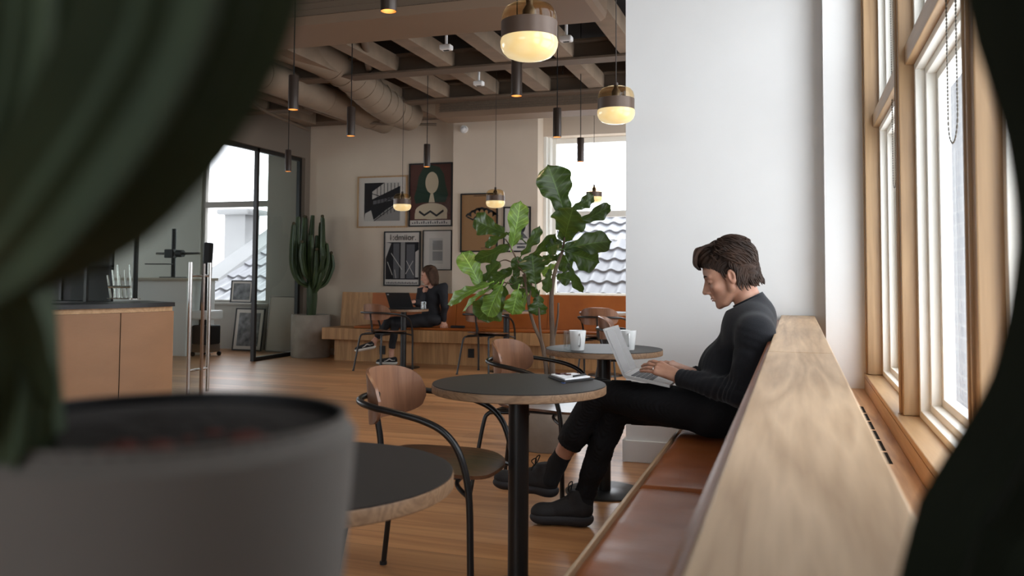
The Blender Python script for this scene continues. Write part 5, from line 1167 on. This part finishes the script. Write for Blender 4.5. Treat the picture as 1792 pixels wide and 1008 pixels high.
# her laptop, glass, things on the bench
lt = thing('laptop', 'open black laptop seen from behind on the woman\'s table', 'laptop', (-4.6, 9.5, 0.713))
h0, h1_ = Vector(J(682, 536, 9.40)), Vector(J(723, 536.5, 9.46)); h0.z = h1_.z = 0.716; t0 = Vector(J(673, 508, 9.33))
MB().poly([h0, h1_, h1_+Vector((0.03, 0.20, 0)), h0+Vector((0.03, 0.20, 0))], (0, 0, 0.012)).build('base', M_blackm, lt)
dl = t0-h0; dl = dl.normalized()*0.20; MB().poly([h0+Vector((0, 0, 0.012)), h1_+Vector((0, 0, 0.012)), h1_+dl, h0+dl], (0, 0.008, 0.003)).build('lid', M_blackm, lt)
lg = h0+dl*0.9+Vector((0.02, -0.003, 0)); MB().box(lg.x, lg.x+0.022, lg.y-0.002, lg.y+0.001, lg.z-0.008, lg.z+0.004).build('lid_logo', mat('logo_grey', rgb(150, 150, 152), 0.5), lt)
M_tumbler = pane_glass('tumbler_glass', tint=(0.93, 0.95, 0.95, 1), gloss=0.15, fres=False)
def tumbler(x, y, z, r, h, label, name='drinking_glass'):
    o = MB().lathe([(0, 0), (r*0.9, 0), (r, h), (r-0.003, h), (r*0.9-0.003, 0.012), (0, 0.010)], (0, 0, 0), n=32).build(name, M_tumbler, smooth=True); o.location = (x, y, z); tag(o, label, 'glass'); return o
v = J(741, 537, 9.42); tumbler(v[0], v[1], 0.7125, 0.038, 0.088, 'clear drinking glass beside the woman\'s black laptop')
v = J(800, 570, 9.98); o = MB().box(-0.09, 0.09, -0.03, 0.03, 0, 0.03, 0.01).build('pouch', M_blackm, smooth=True); o.location = (v[0], 10.0, 0.4625); tag(o, 'slim black pouch lying on the bench seat right of the woman\'s hand', 'pouch')
# ================================================================ wall pictures
M_frameb = mat('black_frame', rgb(20, 19, 19), 0.4); M_framew = wood('pale_frame', rgb(150, 116, 80), rgb(190, 154, 112), 'Z', 3, 0.5)
M_paper = mat('poster_paper', rgb(206, 200, 192), 0.8); M_picglass = pane_glass('picture_glass', gloss=0.05)
def flat(name, col): return mat('ink_'+name, col, 0.85)
I_blk, I_grey, I_mid, I_lt = flat('black', rgb(30, 30, 34)), flat('grey', rgb(96, 96, 100)), flat('mid', rgb(140, 138, 136)), flat('light', rgb(190, 186, 180))
I_green, I_maroon, I_cream, I_brown, I_ochre = flat('green', rgb(34, 58, 44)), flat('maroon', rgb(84, 50, 42)), flat('cream', rgb(196, 182, 156)), flat('brown', rgb(60, 44, 34)), flat('ochre', rgb(150, 112, 72))
def picture(x0, x1, z0, z1, yw, label, frame=M_frameb, fw=0.018, name='framed_poster', bg=None, mat_w=0.0):
    """frame on the wall plane yw, art facing -Y; returns thing and a painter for flat printed shapes"""
    t = thing(name, label, 'framed picture', ((x0+x1)/2, yw, (z0+z1)/2))
    b = MB()
    for a in ((x0, x1, z1-fw, z1), (x0, x1, z0, z0+fw), (x0, x0+fw, z0+fw, z1-fw), (x1-fw, x1, z0+fw, z1-fw)): b.box(a[0], a[1], yw-0.024, yw-0.001, a[2], a[3])
    b.build('frame', frame, t)
    sheet = MB().box(x0+fw, x1-fw, yw-0.012, yw-0.002, z0+fw, z1-fw).build('print', bg or M_paper, t)
    n = [0]
    def ink(pts, m, nm='printed_shape', closed=True):
        n[0] += 1; W, H = x1-x0, z1-z0
        P3 = [(x0+u*W, yw-0.0125-0.0002*n[0], z0+v*H) for u, v in pts]
        return MB().poly(P3, (0, 0.00015, 0)).build(nm, m, sheet)
    def glass(): MB().box(x0+fw, x1-fw, yw-0.0215, yw-0.0210, z0+fw, z1-fw).build('glazing', M_picglass, t)
    return t, ink, glass, sheet
def ellp(cx, cy, rx, ry, n=28, a0=0, a1=2*pi): return [(cx+rx*cos(a0+(a1-a0)*k/n), cy+ry*sin(a0+(a1-a0)*k/n)) for k in range(n if abs(a1-a0) > 6.2 else n+1)]
def rect(a, b, c, d): return [(a, b), (c, b), (c, d), (a, d)]
def stroke(pts, w):
    L_ = []; R_ = []
    for i, p in enumerate(pts):
        q0 = pts[max(i-1, 0)]; q1 = pts[min(i+1, len(pts)-1)]; dx, dy = q1[0]-q0[0], q1[1]-q0[1]; l = sqrt(dx*dx+dy*dy) or 1; L_.append((p[0]-dy/l*w, p[1]+dx/l*w)); R_.append((p[0]+dy/l*w, p[1]-dx/l*w))
    return L_+list(reversed(R_))
# 1 photograph of a glass hall, pale frame
t, ink, glass, sh = picture(-5.79, -5.03, 1.77, 2.485, 10.65, 'pale wood framed black and white photograph, top left of the picture cluster', M_framew, 0.02)
ink(rect(.14, .13, .86, .87), I_blk); ink([(.30, .13), (.86, .13), (.86, .50), (.60, .36)], I_mid); ink([(.30, .55), (.86, .80), (.86, .87), (.55, .87), (.30, .70)], I_lt); ink([(.32, .45), (.86, .55), (.86, .62), (.32, .52)], I_grey)
ink([(.14, .13), (.34, .13), (.28, .34), (.16, .28)], I_lt)
for k in range(7): ink(stroke([(.40+.07*k, .20+.02*k), (.40+.07*k, .86)], .006), I_blk)
for a in (((.30, .30), (.86, .72)), ((.30, .66), (.86, .48)), ((.34, .13), (.80, .45))): ink(stroke(list(a), .007), I_blk)
glass()
# 2 large poster: plain stand-in in the same colours
t, ink, glass, sh = picture(-5.004, -4.363, 1.776, 2.64, 10.65, 'large maroon poster with a green shape and pale oval, above the woman', bg=I_maroon)
ink([(.50, .97), (.32, .92), (.22, .78), (.18, .60), (.12, .46), (.16, .36), (.30, .38), (.84, .38), (.90, .50), (.84, .66), (.80, .82), (.70, .93)], I_green)
ink(ellp(.53, .69, .15, .17), I_cream); ink([(.46, .38), (.60, .38), (.56, .52), (.50, .52)], I_cream)
ink(ellp(.52, .24, .37, .13), I_cream); ink([(.14, .12), (.88, .12), (.88, .22), (.14, .22)], I_cream); ink(stroke([(.24, .24), (.36, .18), (.50, .24), (.64, .17), (.80, .25)], .018), I_blk)
ink(rect(.03, .02, .97, .10), M_paper)
for k in range(16): ink(rect(.08+.052*k, .045, .08+.052*k+.03, .045+.02+.012*(k % 3)), I_grey)
glass()
# 3 lettered poster
t, ink, glass, sh = picture(-5.371, -4.821, 0.969, 1.717, 10.65, 'black framed poster with rough lettering above grey shapes, left of the woman')
ink(rect(.05, .12, .95, .80), I_blk); ink(rect(.26, .14, .42, .78), I_grey); ink(rect(.46, .14, .58, .80), I_mid); ink(rect(.62, .14, .84, .76), I_grey); ink([(.86, .16), (.95, .16), (.95, .66), (.86, .62)], I_lt); ink([(.05, .50), (.20, .78), (.05, .80)], I_lt)
for a in (((.10, .44), (.24, .20)), ((.20, .60), (.50, .30)), ((.60, .22), (.80, .46)), ((.62, .46), (.82, .20)), ((.30, .30), (.34, .14))): ink(stroke(list(a), .008), I_lt)
for k in range(18): ink(rect(.08+.047*k, .04, .08+.047*k+.026, .04+.025+.01*(k % 2)), I_grey)
text_mesh('lettering', '1:dmiior.', 0.115, I_blk, sh, (-5.09, 10.65-0.0195, 1.63), (radians(90), 0, 0), 0.0002)
glass()
# 4 small print
t, ink, glass, sh = picture(-4.788, -4.365, 1.187, 1.727, 10.65, 'thin black framed print with two small grey squares, right above the woman', fw=0.012)
ink(rect(.22, .16, .70, .80), I_lt); ink(rect(.34, .50, .68, .74), I_mid); ink(rect(.34, .24, .68, .47), I_mid); glass()
# 5 brown poster on the pillar
t, ink, glass, sh = picture(-4.144, -3.63, 1.422, 2.185, 10.4, 'black framed brown poster with a scalloped dark line, on the pillar behind the pendant', bg=I_ochre)
pts = []
for k in range(7):
    for q in range(7): a = pi-pi*q/6; pts.append((.16+.12*k+.055+.062*cos(a), .60+.10*sin(pi*k/6)+.045*sin(a)))
ink(stroke(pts, .02), I_blk); ink(stroke([(.18, .60), (.34, .55), (.40, .60), (.46, .54)], .014), I_blk); ink(rect(.35, .95, .85, .962), I_brown)
for k in range(10): ink(rect(.56+.03*k, .06, .575+.03*k, .075), I_brown)
glass()
# 6 print behind the fig
t, ink, glass, sh = picture(-3.551, -3.185, 1.421, 2.0, 10.4, 'black framed white print with a black oval, on the pillar behind the fig leaves')
ink(ellp(.58, .60, .24, .22), I_blk); ink([(.28, .30), (.90, .30), (.62, .50)], I_grey); ink(rect(.5, .08, .8, .13), I_grey); ink(rect(.45, .16, .85, .20), I_grey); glass()

# ================================================================ small things on the tables
M_china = mat('white_china', rgb(226, 226, 224), 0.18, coat=0.3)
def mug(x, y, label, rz):
    t = thing('mug', label, 'mug', (0, 0, 0), 'white mugs on the table behind the laptop')
    MB().lathe([(0, 0), (0.032, 0), (0.034, 0.003), (0.043, 0.098), (0.0425, 0.100), (0.040, 0.099), (0.0315, 0.008), (0, 0.006)], n=48).build('cup', M_china, t, smooth=True)
    MB().tube([(0.0395, 0, 0.080), (0.056, 0, 0.084), (0.066, 0, 0.066), (0.062, 0, 0.042), (0.048, 0, 0.024), (0.0355, 0, 0.026)], [0.0055, 0.005, 0.0048, 0.0048, 0.005, 0.0055], n=10, smooth=5).build('handle', M_china, t, smooth=True)
    t.location = (x, y, 0.7402); t.rotation_euler = (0, 0, rz); return t
mg = mug(-1.058, 4.275, 'white mug on the table left of the open laptop screen', radians(-62)); dup(mg, (-0.822, 4.395, 0.7402), radians(-75), 'white mug on the table right behind the laptop screen')
tumbler(-1.118, 4.30, 0.7402, 0.022, 0.095, 'narrow clear glass standing just left of the left mug')
nb_ = thing('notebook', 'open notebook with white pages, black cover and blue ribbon on the middle table', 'notebook', (-0.80, 3.06, 0.741))
MB().prism([(-0.875, 3.085), (-0.775, 2.94), (-0.70, 3.07), (-0.795, 3.17)], 0.7405, 0.7475, 0.001).build('cover', M_blackm, nb_)
MB().prism([(-0.864, 3.085), (-0.776, 2.953), (-0.712, 3.068), (-0.794, 3.158)], 0.7480, 0.7535, 0.001).build('pages', mat('white_page', rgb(226, 226, 228), 0.7), nb_)
MB().poly([(-0.790, 2.945, 0.7405), (-0.778, 2.925, 0.7405), (-0.768, 2.935, 0.7405), (-0.780, 2.955, 0.7405)], (0, 0, 0.001)).build('ribbon', mat('blue_ribbon', rgb(50, 80, 140), 0.6), nb_)
o = MB().cyl((-0.76, 3.01, 0.757), (-0.735, 3.09, 0.757), 0.0035, n=10).build('pen', M_blackm, smooth=True); tag(origin_to(o, (-0.75, 3.05, 0.7537)), 'thin black pen lying on the open notebook', 'pen')
o = MB().tube([(-0.845, 3.08, 0.7565), (-0.825, 3.07, 0.7565), (-0.81, 3.09, 0.7565), (-0.80, 3.06, 0.7565), (-0.785, 3.07, 0.7565)], 0.003, n=8, smooth=4).build('eyeglasses', mat('maroon_acetate', rgb(70, 30, 26), 0.4), smooth=True)
tag(origin_to(o, (-0.82, 3.07, 0.7537)), 'dark reddish folded eyeglasses lying on the notebook pages', 'eyeglasses')
# roller blind chains at the windows
M_chain = mat('bead_chain', rgb(92, 86, 78), 0.4, metal=0.6)
def chain(ya, yb, zb, x, label):
    pts = []; R_ = abs(yb-ya)/2; yc = (ya+yb)/2; z = 3.0; n_ = 0
    line = [(x, ya, 3.3-0.011*k) for k in range(int((3.3-zb-R_)/0.011))]+[(x, yc-(yb-ya)/2*cos(pi*k/14), zb+R_-R_*sin(pi*k/14)) for k in range(15)]
    line += [(x, yb, zb+R_+0.011*k) for k in range(int((3.3-zb-R_)/0.011))]
    dense = []; rad = []
    for a, c in zip(line, line[1:]):
        a = Vector(a); c = Vector(c)
        for q, r in ((0, .0008), (.25, .0026), (.5, .0030), (.75, .0026)): dense.append(a.lerp(c, q)); rad.append(r)
    o = MB().tube(dense, rad, n=6).build('blind_chain', M_chain, smooth=True); tag(origin_to(o, (x, yc, 3.3)), label, 'blind chain'); return o
chain(2.72, 2.57, 1.494, 0.422, 'beaded blind chain looping down in front of the nearer window pane')
chain(4.19, 4.08, 1.517, 0.422, 'beaded blind chain looping down in front of the far narrow window pane')
b = MB().box(0.408, 0.46, 2.27, 3.51, 3.295, 3.365, 0.01); tag(origin_to(b.build('blind_cassette', M_sash), (0.43, 2.9, 3.3)), 'white roller blind cassette at the head of the nearer window', 'blind')
b = MB().box(0.408, 0.46, 3.67, 4.93, 3.295, 3.365, 0.01); tag(origin_to(b.build('blind_cassette', M_sash), (0.43, 4.3, 3.3)), 'white roller blind cassette at the head of the far window', 'blind')

# ================================================================ side room and counter
M_cab = mat('white_cabinet', rgb(226, 226, 224), 0.5)
t = thing('cabinet', 'tall white cabinet in the side room behind the counter', 'cabinet', (-8.4, 9.8, 0))
MB().box(-9.4, -7.86, 9.70, 10.3, 0.0, 1.02, 0.006).build('body', M_cab, t); MB().box(-9.45, -7.83, 9.67, 10.33, 1.02, 1.06, 0.005).build('top', mat('beige_top', rgb(176, 166, 150), 0.6), t)
t = thing('low_cabinet', 'long low white cabinet with drawers further left behind the counter', 'cabinet', (-10.2, 9.7, 0))
MB().box(-10.9, -9.55, 9.60, 10.2, 0, 0.86, 0.006).build('body', M_cab, t)
for k in range(2): MB().box(-10.86, -9.6, 9.585, 9.598, 0.50+0.17*k, 0.655+0.17*k, 0.003).build('drawer', M_cab, t)
def lean(name, x0, x1, zb, h, y, label, inner=None, tilt=0.12, cat='framed picture', frame=M_frameb, fw=0.018):
    t = thing(name, label, cat, ((x0+x1)/2, y, zb)); b = MB()
    for a in ((x0, x1, zb+h-fw, zb+h), (x0, x1, zb, zb+fw), (x0, x0+fw, zb+fw, zb+h-fw), (x1-fw, x1, zb+fw, zb+h-fw)): b.box(a[0], a[1], y-0.02, y, a[2], a[3])
    f_ = b.build('frame', frame, t); s_ = MB().box(x0+fw, x1-fw, y-0.012, y-0.004, zb+fw, zb+h-fw).build('print', M_paper, t); m_ = h*0.08
    if inner: MB().box(x0+fw+m_, x1-fw-m_, y-0.0135, y-0.012, zb+fw+m_, zb+h-fw-m_).build('printed_area', inner, s_)
    t.rotation_euler = (-tilt, 0, 0); return t
M_photo = mat('photo_print', rgb(40, 42, 44), 0.6, col2=rgb(150, 152, 154), nscale=9)
lean('framed_poster', -8.0, -7.62, 0.692, 0.335, 10.845, 'small dark framed photograph on the sill of the side room window', M_photo, 0.10)
lean('framed_poster', -7.60, -7.25, 0.692, 0.42, 10.84, 'second small framed print on the sill, partly behind the black door post', I_lt, 0.10) if False else None
lean('framed_poster', -7.86, -7.36, 0.002, 0.62, 10.72, 'large dark framed photograph leaning against the wall under the side window', M_photo, 0.15)
lean('whiteboard', -7.30, -6.72, 0.002, 0.80, 10.74, 'pale glossy board leaning on the wall behind the glass partition', None, 0.12, 'board', M_steel, 0.012)
lean('whiteboard', -7.34, -6.76, 0.80, 0.70, 10.88, 'grey panel standing above the pale board behind the glass partition', I_mid, 0.02, 'board', M_grey, 0.012) if False else None
# floor-standing column speaker and stand by the cabinet
t = thing('studio_stand', 'black stand with a clamp and horizontal chrome arm on the white cabinet', 'stand', (-8.35, 9.95, 1.062))
px_, py_ = -8.30, 9.95
MB().cyl((px_, py_, 1.065), (px_, py_, 1.75), 0.03, n=16).build('column', M_blackm, t); MB().box(px_-0.14, px_+0.14, py_-0.12, py_+0.12, 1.0622, 1.075, 0.004).build('foot', M_blackm, t)
MB().cyl((px_-0.25, py_-0.05, 1.40), (px_+0.48, py_-0.05, 1.40), 0.018, n=12).build('arm', M_steel, t); b = MB(); b.cyl((px_+0.10, py_-0.05, 1.40), (px_+0.20, py_-0.05, 1.40), 0.05, n=16); b.box(px_-0.09, px_+0.06, py_-0.09, py_-0.0, 1.34, 1.46, 0.01); b.build('clamp', M_blackm, t)
MB().box(px_-0.32, px_+0.02, py_-0.2, py_-0.03, 1.245, 1.26, 0.003).build('shelf_arm', M_blackm, t)
t = thing('equipment_trolley', 'dark slim equipment trolley standing between white cabinet and side window', 'trolley', (-7.68, 9.85, 0))
MB().box(-7.74, -7.62, 9.82, 9.90, 0.05, 1.55, 0.02, rot=Matrix.Rotation(0.05, 3, 'Y')).build('mast', M_blackm, t); MB().box(-7.80, -7.50, 9.72, 10.02, 0.50, 0.62, 0.02).build('shelf', M_cab, t); MB().box(-7.80, -7.52, 9.74, 10.0, 0.16, 0.42, 0.02).build('case', M_blackm, t)
for sx in (-7.78, -7.53):
    for sy in (9.75, 9.98): MB().cyl((sx, sy-0.012, 0.03), (sx, sy+0.012, 0.03), 0.03, n=16).build('castor', M_blackm, t)
MB().box(-7.79, -7.53, 9.74, 10.0, 0.055, 0.16).build('chassis', M_steel, t)
# on the counter
v = atZ(236, 524, 0.876)
t = thing('counter_post', 'slim black post standing on the dark counter top', 'post', (v.x, v.y, 0.876)); MB().cyl((v.x, v.y, 0.876), (v.x, v.y, 2.1), 0.022, n=16).build('pole', M_blackm, t); MB().cyl((v.x, v.y, 0.8765), (v.x, v.y, 0.884), 0.05, n=20).build('foot', M_steel, t)
v = atZ(212, 523, 0.876)
t = thing('bottle_rack', 'chrome rack of slanted rods standing on the dark counter top', 'rack', (v.x, v.y, 0.876))
b = MB().box(v.x-0.14, v.x+0.14, v.y-0.03, v.y+0.03, 0.876, 0.886, 0.003); b.build('base', M_steel, t)
for k in range(6):
    x = v.x-0.12+k*0.048; MB().tube([(x, v.y, 0.886), (x-0.05+0.01*(k % 3), v.y, 1.10+0.05*(k % 3))], [0.010, 0.007], n=10).build('rod', M_steel, t)
MB().cyl((v.x-0.14, v.y-0.012, 0.99), (v.x+0.12, v.y-0.012, 0.99), 0.012, n=10).build('cross_rail', M_steel, t)
# dark open shelving on the far left
t = thing('wire_shelving', 'tall dark shelving with thin pale rails at the far left behind the cactus', 'shelving', (-9.2, 7.5, 0))
for x in (-10.6, -9.0, -8.2):
    for y in (8.3, 8.7): MB().box(x-0.02, x+0.02, y-0.02, y+0.02, 0, 3.2).build('upright', M_blackm, t)
for k in range(7): MB().box(-10.62, -8.18, 8.28, 8.72, 0.3+0.45*k, 0.32+0.45*k).build('shelf', M_blackm, t)
MB().box(-10.6, -8.2, 8.70, 8.715, 0.0, 3.2).build('back_panel', mat('charcoal_panel', rgb(36, 35, 33), 0.8), t)
